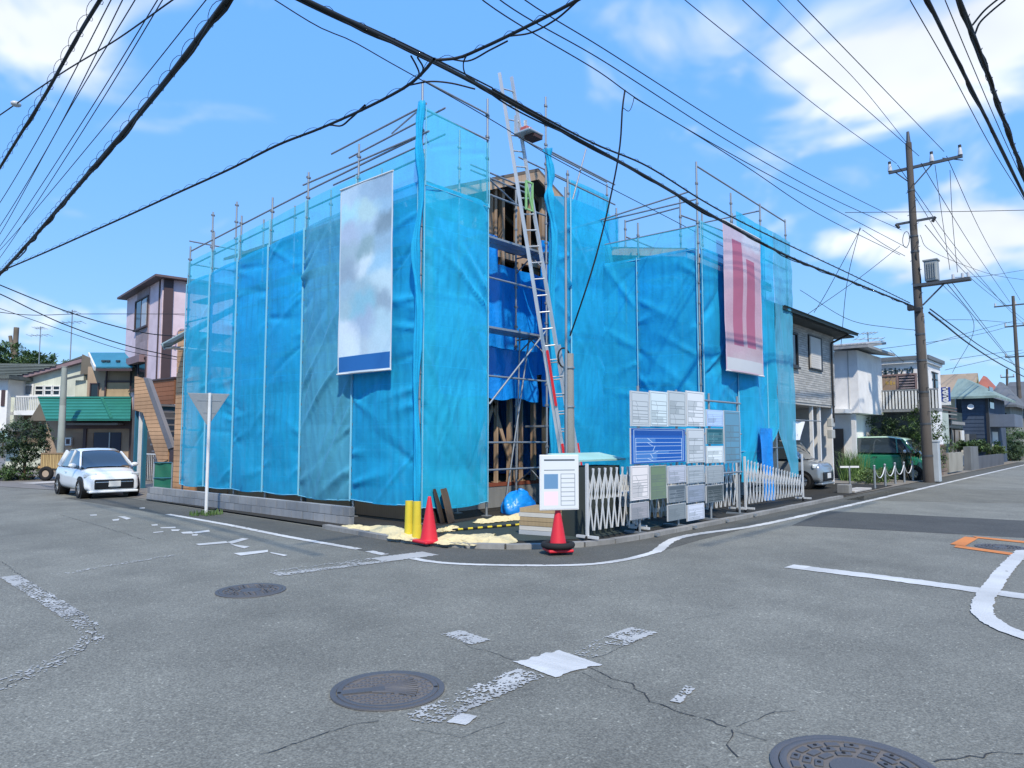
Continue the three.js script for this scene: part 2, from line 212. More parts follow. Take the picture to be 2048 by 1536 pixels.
// manhole covers: a rim, a recessed face and raised cast pads
const mIron = M('cast_iron', 0x606163, .6, { metalness: .2, bump: .002 }), mIronLow = M('cast_iron_recess', 0x6f6a64, .85, { bump: .003 }), mIronDark = M('cast_iron_hole', 0x141516, .9);
function manhole(px, py, r, turn, label, kind) {
  const c = ground(px, py), F = new Frame('manhole_cover', label, 'manhole cover', c.x, c.z, turn, null);
  const ring = (a, b, y0, y1) => new THREE.LatheGeometry([[a, y0], [a, y1], [b, y1], [b, y0]].map(([x, y]) => new THREE.Vector2(x, y)), 48);
  F.add('frame_ring', ring(r * .9, r, .002, .012), mIron); F.add('rim', ring(r * .80, r * .885, .002, .015), mIron);
  const d = new THREE.CircleGeometry(r * .81, 48); d.rotateX(-Math.PI / 2); d.translate(0, .006, 0); F.add('recessed_face', d, mIronLow);
  if (kind === 'tree') {
    F.add('trunk', [beam(V(-r * .8, .008, .02), V(-.02, .012, 0), .07, .014)], mIron);
    for (let k = 0; k < 9; k++) { const a = (k - 4) * .21; F.add('branch', tube([V(-.1, .010, a * .05), V(.05, .011, a * .10), V(.12 + .07 * Math.cos(a), .011, a * .2)], .009, 8, 5), mIron); }
    const pad = new THREE.SphereGeometry(1, 8, 5, 0, 6.3, 0, 1.57); const R = rng(7);
    for (let i = -6; i <= 6; i++) for (let j = -6; j <= 6; j++) { const x = i * .052 + (j & 1 ? .026 : 0), z = j * .046; if (Math.hypot(x, z) > r * .76 || (Math.abs(z) < .05 && x < .03) || (x > -.03 && x < .2 && Math.abs(z) < .03 + x * .45)) continue; const q = pad.clone(); q.scale(.022, .009, .015); q.translate(x, .006, z); F.add('pad', q, mIron); }
    for (const s of [-1, 1]) { const h = new THREE.CylinderGeometry(.013, .013, .004, 10); h.translate(s * r * .84, .0155, .03); F.add('key_hole', h, mIronDark); }
  } else {
    const disc = new THREE.CylinderGeometry(r * .30, r * .31, .010, 32); disc.translate(0, .009, 0); F.add('centre_disc', disc, mIron);
    for (const [k, n] of [[.42, 10], [.56, 14], [.70, 18]]) for (let i = 0; i < n; i++) { const a = (i + (n & 2 ? .5 : 0)) / n * 2 * Math.PI, w = 2 * Math.PI * r * k / n; const q = rb(-w * .36, w * .36, .004, .015, -r * .05, r * .05, .004, 1); q.rotateY(-a); q.translate(Math.sin(-a) * -r * k * -1, 0, 0); const m = rb(-w * .36, w * .36, .004, .015, -r * .05, r * .05, .004, 1); m.translate(0, 0, r * k); m.rotateY(a); F.add('pad', m, mIron); if (i % 2) { const h = new THREE.CylinderGeometry(.010, .010, .003, 8); h.translate(0, .0165, r * k); h.rotateY(a); F.add('vent_hole', h, mIronDark); } }
  }
  return F;
}
manhole(776, 1381, .365, 38, 'grey iron manhole cover cast with a spreading tree, beside the worn centre mark', 'tree');
manhole(1713, 1542, .40, 0, 'round iron manhole cover with rings of pads and a plain centre disc', 'ring');
manhole(502, 1182, .36, 20, 'dark manhole cover in front of the worn white stop line', 'ring');
manhole(2000, 1095, .32, 0, 'round cover inside the orange painted frame', 'ring');

// kerb and site ground
const kerbPts = [[7.75, -11.2], [7.62, -9.9], [7.55, -8.6], [7.75, -7.7], [8.2, -6.95], [8.9, -6.45], [9.7, -6.22], [12, -6.15], [16, -6.15], [21, -6.2]];
{
  const curve = new THREE.CatmullRomCurve3(kerbPts.map(([x, z]) => V(x, 0, z)), false, 'centripetal'), L = curve.getLength(), n = Math.round(L / .6), R = rng(5);
  const F = new Frame('kerb', null, null, 0, 0); F.o.userData.kind = 'structure';
  for (let i = 0; i < n; i++) { const a = curve.getPointAt((i + .012) / n), b = curve.getPointAt((i + .988) / n); a.y = b.y = .02 + R() * .008; F.add('kerb_stone', beam(a, b, .13, .10), mConc); }
}
structure('site_ground', poly([[7.8, -11.2], [7.68, -9.9], [7.62, -8.6], [7.83, -7.7], [8.28, -6.98], [9, -6.5], [9.75, -6.3], [14, -6.2], [21, -6.25], [27.5, -6.4], [27.5, -20], [8.15, -20]], .035), M('site_soil', 0x5d5a55, .95, { map: tAsph, bump: .006 }));
structure('site_mat', poly([[8.15, -8.4], [8.7, -7.2], [9.6, -6.65], [12.2, -6.6], [13.4, -9.6], [10.6, -10.0], [9, -9.6]], .042), M('dark_green_mat', 0x33403c, .9, { map: tCloth, bump: .01, bmap: tClothB }));
structure('pavement', poly([[21, -6.25], [62, -6.25], [62, -12], [21, -12]], .02), M('pavement_concrete', 0x8d877c, .93, { map: tStain, bump: .004 }));
structure('yard_ground', poly([[8.3, -20.05], [40, -20.05], [60, -90], [0, -90], [5, -40], [8.3, -24]], .01), M('yard_concrete', 0x87847e, .95, { map: tStain, bump: .004 }));

{ // concrete block wall under the netting
  const F = new Frame('block_wall', 'low grey concrete block wall below the blue sheets', 'wall', 8.2, -11.1, 90); const R = rng(31);
  const tones = [0x9fa3a5, 0x969a9c, 0xa8abac].map((c, i) => M('block_' + i, c, .92, { map: tStain, bump: .004 }));
  const L = 8.9, n = 23, w = L / n;
  F.add('joint_core', bx(-L + .02, -.02, 0, .35, -.10, -.012), M('mortar', 0x85888a, .95));
  for (let r = 0; r < 2; r++) for (let i = 0; i < n; i++) { const off = r ? w / 2 : 0, x0 = -L + i * w + off, x1 = Math.min(0, x0 + w - .010); if (x1 - x0 < .05) continue; F.add('block', rb(x0, x1, .005 + r * .18, .178 + r * .18, -.12, 0, .006, 1), tones[Math.floor(R() * 3)]); }
}
// ---------- the houses under construction ----------
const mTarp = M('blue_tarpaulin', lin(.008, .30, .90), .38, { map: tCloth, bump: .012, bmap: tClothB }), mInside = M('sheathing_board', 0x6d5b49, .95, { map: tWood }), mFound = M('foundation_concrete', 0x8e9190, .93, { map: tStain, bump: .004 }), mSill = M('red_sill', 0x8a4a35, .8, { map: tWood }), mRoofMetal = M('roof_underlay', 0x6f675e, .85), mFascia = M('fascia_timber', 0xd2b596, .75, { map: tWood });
{
  const F = new Frame('timber_house', 'timber framed house under construction, its gable open behind the long ladder', 'house', 10.3, -11.35);
  const W = 7.0, D = 8.0, P = .42, eave = 6.85, mid = 3.5, pk = eave + P * mid;
  F.add('foundation', bx(0, W, .0, .52, -.15, 0), mFound); F.add('foundation', bx(0, .15, .0, .52, -D, -.15), mFound);
  F.add('sill_beam', bx(-.01, W, .52, .60, -.13, .012), mSill); F.add('sill_beam', bx(-.012, .13, .52, .60, -D, -.13), mSill);
  F.add('floor_deck', bx(.13, W, .50, .56, -D, -.13), mPly);
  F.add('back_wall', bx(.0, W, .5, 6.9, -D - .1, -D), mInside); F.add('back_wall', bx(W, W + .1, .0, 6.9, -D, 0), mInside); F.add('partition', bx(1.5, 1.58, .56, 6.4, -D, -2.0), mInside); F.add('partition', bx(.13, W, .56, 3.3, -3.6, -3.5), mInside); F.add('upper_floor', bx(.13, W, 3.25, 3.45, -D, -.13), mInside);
  for (let x = 0; x <= W; x += .455) if (x < 1.2 || x > 1.9 || 1) F.add('stud', bx(x, x + (Math.round(x / .455) % 2 ? .045 : .105), .6, 3.15, -.115, -.01), mWoodNew);
  for (let z = .3; z < D; z += .455) F.add('stud', bx(.01, .115, .6, 3.15, -z - (Math.round(z / .455) % 2 ? .045 : .105), -z), mWoodNew);
  F.add('floor_beam', bx(0, W, 3.15, 3.45, -.12, .0), mWoodNew); F.add('floor_beam', bx(0, .12, 3.15, 3.45, -D, -.12), mWoodNew);
  for (let x = 0; x <= W; x += .5) F.add('stud', bx(x, x + (Math.round(x / .5) % 2 ? .045 : .12), 6.35, eave + P * (mid - Math.abs(x - mid)) - .2, -.115, -.01), mWoodNew);
  F.add('window_sill_board', bx(1.0, 2.05, 6.18, 6.33, -.12, .03), mWoodNew); F.add('window_sill_board', bx(2.15, 3.6, 5.55, 5.70, -.12, .03), mWoodNew); for (const x of [2.15, 2.42, 3.05]) F.add('stud', bx(x, x + .09, 5.7, 7.7, -.11, .02), mWoodNew);
  F.add('wall_plate', bx(0, W, 6.0, 6.15, -.118, -.004), mWoodNew);
  F.add('upper_wall', bx(.02, 2.1, 3.45, 6.0, -.115, -.06), mPly); F.add('upper_wall', bx(3.65, W, 3.45, 6.6, -.115, -.06), mPly); F.add('upper_wall', bx(.02, .10, 3.45, 6.65, -D, -.13), mPly); F.add('wall_plate', bx(.0, .13, 6.65, 6.80, -D, -.12), mWoodNew);
  F.add('knee_brace', beam(V(1.35, .62, -.06), V(2.5, 3.1, -.06), .04, .10), mWoodNew); F.add('knee_brace', beam(V(3.0, .62, -.06), V(1.9, 3.1, -.06), .04, .10), mWoodNew);
  for (const s of [-1, 1]) {
    const x1 = mid + s * (mid + .35), y1 = eave - .35 * P, f = .28;
    const roof = F.add('roof', quadPrism([V(mid, pk + .14, f), V(x1, y1 + .14, f), V(x1, y1 + .14, -D - .3), V(mid, pk + .14, -D - .3)], .08), mRoofMetal);
    F.add('barge_board', prism([[mid, pk + .05], [x1, y1 + .05], [x1, y1 - .15], [mid, pk - .15]], f - .05, f + .012), mFascia, roof);
    for (let k = 0; k < 6; k++) { const z = -k * 1.4 - .35; F.add('rafter', beam(V(mid, pk - .02, z), V(x1, y1 - .02, z), .05, .11), mWoodNew, roof); }
  }
}
function drape(x0, x1, y0, y1, z, amp, seed, axis = 'z', top = 0) {   // hanging tarpaulin with vertical folds
  const w = Math.abs(x1 - x0); return surf(Math.round(w * 14) + 8, 40, (u, v) => { const x = lerp(x0, x1, u), y = lerp(y0, y1, v); const f = (fbm(x * 3.2 + seed, y * .55, 3, seed) - .5) * amp * 2 * (1.1 - .55 * v) + (fbm(x * 1.1 + y * .8, y * .9 - x * .3, 2, seed + 9) - .5) * amp + .02 * Math.sin((x + y * .2) * 11 + seed); const q = axis === 'z' ? V(x, y + (v < .01 ? .04 * Math.sin(x * 5) : 0) - (v > .99 ? top * Math.sin(u * Math.PI) : 0), z + f) : V(z + f, y, x); q.s = x; q.t = y; return q; });
}
const tarp = (g, label) => tag(mesh('tarpaulin', g, mTarp, scene, true), label, 'tarpaulin', 'blue tarpaulins on the house walls');
tarp(drape(10.35, 12.4, 5.15, 6.42, -11.2, .05, 3), 'bright blue tarpaulin under the open gable window, beside the ladder');
tarp(drape(10.35, 12.45, 3.35, 5.4, -11.12, .08, 5), 'bright blue tarpaulin hanging in folds on the upper storey in the gap between the sheets');
tarp(drape(12.4, 14.1, 3.2, 5.75, -11.22, .06, 8), 'bright blue tarpaulin behind the ladder rungs');
tarp(drape(10.35, 13.6, 2.55, 3.75, -11.0, .14, 12, 'z', .06), 'crumpled blue tarpaulin above the open ground floor studs');
tarp(drape(-19.3, -11.4, 3.1, 6.6, 10.18, .06, 15, 'x'), 'long blue tarpaulin on the wall behind the sheets above the block wall');
tarp(drape(14.1, 17.3, 2.4, 6.7, -11.22, .06, 18), 'blue tarpaulin behind the sheets right of the ladder');
{
  const F = new Frame('timber_house', 'second house frame wrapped in blue behind the sheets by the lattice gate', 'house', 16.1, -8.5);
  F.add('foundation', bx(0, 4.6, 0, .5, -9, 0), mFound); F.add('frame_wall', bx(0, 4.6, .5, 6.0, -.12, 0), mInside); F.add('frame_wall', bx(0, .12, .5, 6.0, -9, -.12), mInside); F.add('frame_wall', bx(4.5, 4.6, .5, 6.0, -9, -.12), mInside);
  F.add('roof', quadPrism([V(-.4, 6.25, .5), V(5, 6.25, .5), V(5, 7.2, -4.5), V(-.4, 7.2, -4.5)], .1), mRoofMetal); F.add('barge_board', bx(-.42, 5.02, 6.02, 6.2, .45, .5), mFascia); F.add('barge_board', beam(V(-.42, 6.12, .5), V(-.42, 7.07, -4.5), .05, .18), mFascia);
  for (let x = .2; x < 4.5; x += .455) F.add('stud', bx(x, x + .06, .5, 3.0, 0.002, .05), mWoodNew);
}
tarp(drape(15.9, 21, 2.8, 6.1, -8.36, .05, 21), 'blue tarpaulin on the second house behind the pink banner');
tarp(drape(-17, -8.4, .6, 6.1, 15.98, .05, 24, 'x'), 'blue tarpaulin on the side of the second house');

// ---------- scaffolds ----------
const mTie = M('scaffold_clamp', 0x8d9499, .5, { metalness: .5 });
function post(F, x, z, y1, y0 = .05) { const r = .0245, gs = [rod(V(x, y0, z), V(x, y1, z), r, 10)]; const p = F.add('post', gs, mSteel); const cl = []; for (let y = .5; y < y1 - .1; y += .475) { const c = new THREE.CylinderGeometry(.040, .040, .035, 8); c.translate(x, y, z); cl.push(c, bx(x - .055, x + .055, y - .025, y + .025, z - .012, z + .012)); } F.add('wedge_collars', cl, mTie, p).userData.kind = 'stuff'; if (y0 < .2) F.add('base_plate', bx(x - .075, x + .075, .036, .055, z - .075, z + .075), mSteel, p); return p; }
function rail(F, a, b, name = 'rail', r = .0215) { return F.add(name, rod(a, b, r, 8), mSteel); }
const LX = 9.1, RZ = -10.2;
const leftZ = [-10.2, -12.2, -14.08, -15.61, -17.08, -18.53, -19.9];
const S1 = new Frame('scaffold', 'tall steel pipe scaffold round the corner house, carrying the long ladder', 'scaffold', 0, 0);
{
  const tops = [8.6, 7.9, 7.75, 7.5, 7.35, 7.2, 7.05];
  leftZ.forEach((z, i) => { post(S1, LX, z, tops[i]); post(S1, LX + .62, z - (i ? 0 : .62), i > 4 ? 8.2 : 7.6 - i * .05, .05); });
  for (const [h0, h1] of [[7.55, 6.93], [7.1, 6.5], [5.0, 4.9], [3.2, 3.2], [1.4, 1.4]]) for (let i = 0; i < 6; i++) rail(S1, V(LX + .03, lerp(h0, h1, i / 6), leftZ[i]), V(LX + .03, lerp(h0, h1, (i + 1) / 6), leftZ[i + 1]));
  for (const y of [1.85, 3.65, 5.45]) for (let i = 0; i < 6; i++) S1.add('plank', bx(LX + .1, LX + .55, y, y + .04, leftZ[i + 1] + .03, leftZ[i] - .03), mSteel);
  // rails that run on past the corner at the top
  rail(S1, V(LX, 8.1, RZ), V(LX, 7.95, -13.2)); rail(S1, V(LX + .62, 8.3, RZ), V(LX + .62, 8.1, -13.4)); rail(S1, V(LX + .62, 7.75, RZ), V(LX + .62, 7.6, -14));
  rail(S1, V(LX, 7.55, -10.0), V(LX, 7.5, -14.3)); rail(S1, V(LX - .04, 7.2, -19.9), V(LX + 2.3, 7.25, -19.9)); rail(S1, V(LX, 6.55, -19.9), V(LX + 2.4, 6.6, -19.9)); post(S1, LX + 2.3, -19.9, 7.6);
  for (const [x, t, b] of [[10.97, 8.95, .05], [13.0, 9.75, .05], [13.86, 8.2, .05], [16.05, 7.8, .05]]) post(S1, x, RZ, t, b);
  for (const [x, t] of [[10.97, 8.5], [12.9, 7.7], [15.0, 8.6], [16.9, 8.9]]) post(S1, x, RZ - .85, t);
  for (const y of [8.05, 6.62, 8.62]) rail(S1, V(LX, y, RZ + .03), V(10.97, y - .03, RZ + .03));
  rail(S1, V(9.2, 8.2, -10.2), V(10.97, 9.1, -13.4));
  for (const y of [6.85, 5.05, 2.95, 1.55, .98]) rail(S1, V(10.97, y, RZ), V(13.0, y, RZ));
  for (const y of [8.5, 7.95, 6.0, 4.2, 2.4]) rail(S1, V(13.0, y, RZ - .04), V(16.05, y - .05, RZ - .04));
  for (const y of [9.0, 8.5]) rail(S1, V(13.0, y, RZ - .85), V(16.9, y - .05, RZ - .85));
  rail(S1, V(10.97, 7.3, RZ - .1), V(12.9, 7.3, RZ - .85)); for (const y of [7.62, 7.5]) rail(S1, V(10.97, y, RZ - .5), V(13, y - .02, RZ - .5)); 
  rail(S1, V(10.99, 2.35, RZ + .05), V(12.9, 4.1, RZ + .05), 'brace'); rail(S1, V(14.0, 7.45, RZ + .03), V(14.95, 9.15, RZ - .2), 'brace');
  rail(S1, V(12.1, .05, RZ - .5), V(13.0, 4.1, RZ - .5), 'brace', .02); rail(S1, V(12.6, .05, RZ - .6), V(12.75, 4.2, RZ - .6), 'brace', .02);
  for (const [y, x0, x1] of [[5.98, 10.97, 13.0], [4.0, 10.97, 13.0], [5.98, 13.0, 16.0], [4.0, 13.0, 16.0], [1.9, 13.0, 16.0]]) { S1.add('plank', bx(x0 + .03, x1 - .03, y, y + .045, RZ - .68, RZ - .42), mSteel); S1.add('plank', bx(x0 + .03, x1 - .03, y, y + .045, RZ - .40, RZ - .14), mSteel); }
  for (const [y, x] of [[5.98, 12.9], [4.0, 10.97], [4.0, 12.9], [5.98, 10.97], [.98, 12.9]]) { S1.add('bracket', [rod(V(x, y - .03, RZ), V(x, y - .03, RZ - .85), .02), rod(V(x, y - .4, RZ - .85), V(x, y - .05, RZ - .35), .017), rod(V(x, y - .4, RZ), V(x, y - .05, RZ - .4), .017)], mTie); }
}
const S2 = new Frame('scaffold', 'steel pipe scaffold round the second house, carrying the pink banner', 'scaffold', 0, 0);
const BX = 15.3, BZ = -7.5;
{
  for (const [x, z, t] of [[BX, BZ, 8.15], [BX, -9.1, 7.0], [17.2, BZ, 7.9], [19.1, BZ, 8.1], [21.0, BZ, 8.1], [BX + .7, BZ - .8, 7.7], [17.2, BZ - .8, 7.6], [19.1, BZ - .8, 8.0], [BX + .7, -9.9, 7.4], [BX, -11, 7.3]]) post(S2, x, z, t);
  for (const y of [8.05, 6.6, 5.0, 3.2, 1.4]) rail(S2, V(BX, y, BZ), V(21, y - .02, BZ));
  for (const y of [7.25, 6.62, 4.8, 2.9]) rail(S2, V(BX, y, BZ), V(BX, y, -11)); rail(S2, V(BX + .2, 7.55, BZ - .3), V(BX - .3, 7.1, -11.3)); rail(S2, V(BX + .7, 7.4, BZ - .8), V(BX + .7, 7.35, -9.9)); rail(S2, V(BX + .7, 7.2, BZ - .8), V(21, 7.5, BZ - .8)); rail(S2, V(19.1, 7.9, BZ), V(19.1, 7.9, -9.3)); rail(S2, V(BX + .7, 6.95, -9.9), V(17.6, 6.95, -9.9));
  for (const y of [1.9, 3.7, 5.5]) { S2.add('plank', bx(BX + .1, 20.9, y, y + .045, BZ - .6, BZ - .15), mSteel); S2.add('plank', bx(BX + .1, BX + .55, y, y + .045, -9, BZ - .7), mSteel); }
}

// ---------- mesh sheets ----------
const sheetMat = (k, c, op, tr = .3) => M('mesh_sheet_' + k, c, .8, { map: tNet, bump: .005, bmap: tClothB, transmission: tr, thickness: 0, specularIntensity: .35, transparent: true, opacity: op });
const mS = [sheetMat('a', lin(.016, .52, .95), .84), sheetMat('b', lin(.016, .54, .96), .84), sheetMat('c', lin(.02, .56, .92), .81), sheetMat('dusty', lin(.10, .50, .74), .88), sheetMat('thin', lin(.04, .70, .98), .52), sheetMat('corner', lin(.025, .61, .98), .88)];
const mHem = M('sheet_hem', lin(.22, .60, .80), .8, { map: tCloth });
// a: plan point of one edge, b: of the other; the sheet bellies out along n between its ties, creased by slack
function sheetGeo(a, b, y0, y1, n, { amp = .07, seed = 1, skew = 0, bottom = 0, dy0 = 0, dy1 = 0, folds = 1 } = {}) {
  const w = Math.hypot(b[0] - a[0], b[1] - a[1]), h = y1 - y0, R = rng(seed * 77), cr = [];
  // creases pulled from the ties: long taut ones across the sheet, short ones fanning from the edges
  for (let k = 0; k < Math.round(9 * folds + 1.5 * h); k++) { const long = k % 3 === 0, side = R() < .5, x0 = side ? 0 : w, yy = y0 + R() * h, len = long ? w * (.7 + .5 * R()) : w * (.25 + .4 * R()), dir = (skew || (R() - .5) * 2) * .9 + (R() - .5) * 1.2; cr.push([x0, yy, x0 + (side ? len : -len), yy + (side ? 1 : -1) * dir * len * 1.3, (.028 + .045 * R()) * folds * (R() < .65 ? 1 : -1), .10 + .12 * R()]); }
  return surf(Math.max(14, Math.round(w * 30)), Math.max(20, Math.round(h * 20)), (u, v) => {
    const yb = lerp(y0, y0 + dy0, u), yt = lerp(y1, y1 + dy1, u), y = lerp(yb, yt, v) - bottom * Math.sin(Math.PI * u) * (1 - v) ** 8;
    const s = u * w, edge = Math.min(1, 6 * u) * Math.min(1, 6 * (1 - u)), tie = .45 + .55 * Math.abs(Math.sin(y * Math.PI / 1.75 + seed));
    let f = amp * Math.sin(Math.PI * u) * tie * (.3 + 1.1 * fbm(s * .6 + seed, y * .45, 2, seed));
    for (const [x0, q0, x1, q1, k, cw] of cr) { const dx = x1 - x0, dy = q1 - q0, L2 = dx * dx + dy * dy, t = ((s - x0) * dx + (y - q0) * dy) / L2; if (t < 0 || t > 1.1) continue; const d = Math.abs((s - x0) * dy - (y - q0) * dx) / Math.sqrt(L2), ww = cw * (.5 + t); if (d < ww) f += k * (1 - d / ww) ** 1.4 * Math.min(1, 8 * t) * Math.max(0, 1 - t * .9); }
    f += folds * (skew ? .016 : .024) * (1 - Math.abs(2 * fbm(s * 4.5 + y * skew * 1.5 + seed, y * .35 + s * .3, 2, seed + 7) - 1) - .5) * edge * (1.1 - .6 * v);
    const q = V(lerp(a[0], b[0], u) + n[0] * f, y, lerp(a[1], b[1], u) + n[1] * f); q.s = s + seed * .37; q.t = y; return q;
  });
}
function sheet(a, b, y0, y1, n, mat, label, group, o = {}) {
  const g = new THREE.Group(), cx = (a[0] + b[0]) / 2, cz = (a[1] + b[1]) / 2; g.name = numbered('mesh_sheet'); g.position.set(cx, y0, cz); scene.add(g); tag(g, label, 'mesh sheet', group);
  const A = [a[0] - cx, a[1] - cz], B = [b[0] - cx, b[1] - cz]; const sg = sheetGeo(A, B, 0, y1 - y0, n, o); mesh('cloth', sg, mat, g, true);
  // hems and eyelet ties down both edges
  for (const u of [0, 1]) { const P = u ? B : A, H = y1 - y0 + u * (o.dy1 ?? 0), h0 = u * (o.dy0 ?? 0); const pts = []; for (let k = 0; k <= 14; k++) pts.push(V(P[0] + n[0] * .035 + (u ? -1 : 1) * .01, lerp(h0, H, k / 14), P[1] + n[1] * .035)); mesh('hem', tube(pts, .015, 28, 4), mHem, g); }
  mesh('hem', tube([0, .25, .5, .75, 1].map((u) => V(lerp(A[0], B[0], u) + n[0] * (.03 + (o.amp ?? .07) * .3 * Math.sin(u * 3.14)), u * (o.dy0 ?? 0) + .015 - (o.bottom ?? 0) * Math.sin(u * 3.14), lerp(A[1], B[1], u) + n[1] * (.03 + (o.amp ?? .07) * .3 * Math.sin(u * 3.14)))), .009, 16, 4), mHem, g);
  return g;
}
{
  const nL = [-1, 0], gL = 'mesh sheets above the block wall', X = LX - .05;
  const labs = [0, 0, 'blue mesh sheet beside the dusty creased one', 'blue mesh sheet two bays along from the dusty creased one', 'blue mesh sheet behind the white sign pole', 'paler mesh sheet at the scaffold end by the tan stair'];
  const st = [6.6, 6.52, 6.42, 6.3, 6.18, 6.06, 5.96], m = [mS[0], mS[3], mS[0], mS[0], mS[1], mS[2]], tt = [7.3, 7.2, 7.08, 6.95, 6.83, 6.7, 6.6];
  for (let i = 0; i < 6; i++) {
    const dusty = i === 1; sheet([X, leftZ[i + 1]], [X, leftZ[i]], dusty ? .36 : .38, st[i + 1], nL, m[i], dusty ? 'dusty grey blue mesh sheet with long diagonal creases, above the block wall' : i === 0 ? 'blue mesh sheet hanging behind the pale banner' : labs[i], gL, { seed: 11 + i * 5, skew: dusty ? .9 : .2, amp: i < 2 ? .10 : .07, folds: dusty ? 1.5 : i < 2 ? 1.2 : .75, dy1: st[i] - st[i + 1], bottom: .03 });
    sheet([X + .03, leftZ[i + 1]], [X + .03, leftZ[i]], st[i + 1] - .05, tt[i + 1], nL, mS[4], 'thin see-through blue mesh strip along the top of the block wall side', 'thin mesh strips', { seed: 41 + i, amp: .02, folds: .2, dy1: tt[i] - tt[i + 1], dy0: st[i] - st[i + 1] });
  }
  const nR = [0, 1], Z = RZ + .05;
  sheet([LX, Z], [10.93, Z], .33, 6.6, nR, mS[5], 'tall pale blue mesh sheet on the corner bay over the red cone', null, { seed: 71, amp: .09, folds: 1.15, skew: -1.2, bottom: .05 });
  sheet([LX, Z + .02], [10.93, Z + .02], 6.5, 8.08, nR, mS[4], 'thin see-through blue mesh on top of the corner bay', null, { seed: 74, amp: .03, folds: .35, dy1: -.15 });
  sheet([13.06, Z - .02], [13.86, Z], 1.05, 7.35, nR, mS[0], 'narrow blue mesh sheet right beside the ladder', null, { seed: 77, amp: .05, folds: 1.2, dy1: .15 });
  sheet([13.86, Z], [16.05, Z], 1.0, 7.5, nR, mS[1], 'broad blue mesh sheet above the white lattice gate, beside the ladder', null, { seed: 80, amp: .08, folds: .9, skew: -1.1, bottom: .04 });
  sheet([15.0, RZ - .8], [16.9, RZ - .8], 1.2, 8.5, nR, mS[2], 'mesh sheet set back behind the broad sheet, reaching higher', null, { seed: 83, amp: .05, folds: .5 });
  sheet([BX - .05, -11], [BX - .05, -9.1], .6, 6.1, nL, mS[2], 'mesh sheet deep in the gap between the two scaffolds', null, { seed: 86, amp: .05 });
  sheet([BX - .05, -9.12], [BX - .05, BZ], .9, 6.08, nL, mS[0], 'blue mesh sheet on the side of the second scaffold', null, { seed: 89, amp: .10, folds: .9 });
  sheet([BX - .03, -11], [BX - .03, BZ], 6.03, 6.6, nL, mS[4], 'thin mesh strip on the side of the second scaffold', null, { seed: 92, amp: .02, folds: .2 });
  const z2 = BZ + .05;
  sheet([BX, z2], [17.2, z2], .75, 6.1, nR, mS[0], 'blue mesh sheet left of the pink banner', null, { seed: 95, amp: .07, folds: .9 });
  sheet([17.2, z2], [19.1, z2], 1.3, 7.0, nR, mS[1], 'blue mesh sheet behind the pink banner', null, { seed: 98, amp: .05, folds: .6 });
  sheet([BX, z2 - .02], [17.2, z2 - .02], 6.05, 6.75, nR, mS[4], 'thin mesh strip at the top of the second scaffold front', null, { seed: 101, amp: .02, folds: .2 });
  // the last bay hangs open as a tent flap: two sheets drawn apart at the bottom
  const flap = (xa, xb, xt0, xt1, seed, lab2) => { const g = surf(36, 80, (u, v) => { const y = lerp(.55 + (u > .5 ? 0 : 0), 7.4, v), k = smooth(0, 1, Math.min(1, Math.max(0, (y - .6) / 1.45))); const x = lerp(lerp(xa, xb, u), lerp(xt0, xt1, u), k); const f = .10 * (1 - Math.abs(2 * fbm(u * 2.5 + y * .5, y * .5 - u, 3, seed) - 1)) + .05 * Math.sin(u * 9 + seed) * (1 - v); const q = V(x, y, z2 + f); q.s = u * 1.9; q.t = y; return q; }); tag(mesh('mesh_sheet', g, mS[3 - (seed & 1)], scene, true), lab2, 'mesh sheet'); };
  flap(17.3, 17.95, 17.2, 19.6, 105, 'mesh sheet pulled aside above the lattice gate, its lower half hanging as a flap'); flap(20.35, 21.15, 19.6, 21.05, 108, 'last mesh sheet beside the grey tiled house, drawn aside below like a tent flap');
}
// gathered ends of netting
function bunch(pts, r, seed, mat, label) {
  const c = new THREE.CatmullRomCurve3(pts), g = surf(28, 70, (u, v) => { const p = c.getPoint(v), a = u * 2 * Math.PI, rr = r * (.75 + .55 * fbm(Math.cos(a) * 2 + 5, Math.sin(a) * 2 + v * 5, 3, seed)) * (.75 + .5 * fbm(v * 9, 1, 2, seed + 3)) * (1 + .25 * Math.sin(a * 5 + v * 23)) * (.6 + .9 * vnoise(v * 16, 3, seed + 11)); const q = V(p.x + Math.cos(a) * rr, p.y, p.z + Math.sin(a) * rr); q.s = u * 1.4; q.t = p.y; return q; });
  return tag(mesh('gathered_mesh', g, mat, scene, true), label, 'mesh sheet');
}
bunch([V(9.02, 8.15, -10.12), V(8.93, 7.3, -10.1), V(9.0, 6.2, -10.1), V(8.88, 5.2, -10.12), V(8.98, 4, -10.1), V(8.92, 2.6, -10.1), V(8.98, 1.3, -10.1), V(8.96, .3, -10.1)], .055, 5, mS[2], 'gathered edge of mesh hanging down the corner post');
bunch([V(13.0, 8.45, -10.15), V(13.05, 7.9, -10.1), V(13.0, 7.2, -10.1), V(13.1, 6.4, -10.05), V(13.05, 5, -10.1), V(13.12, 3.5, -10.1), V(13.1, 1.2, -10.1)], .065, 9, mS[2], 'twisted length of mesh tied to the tall post beside the ladder');

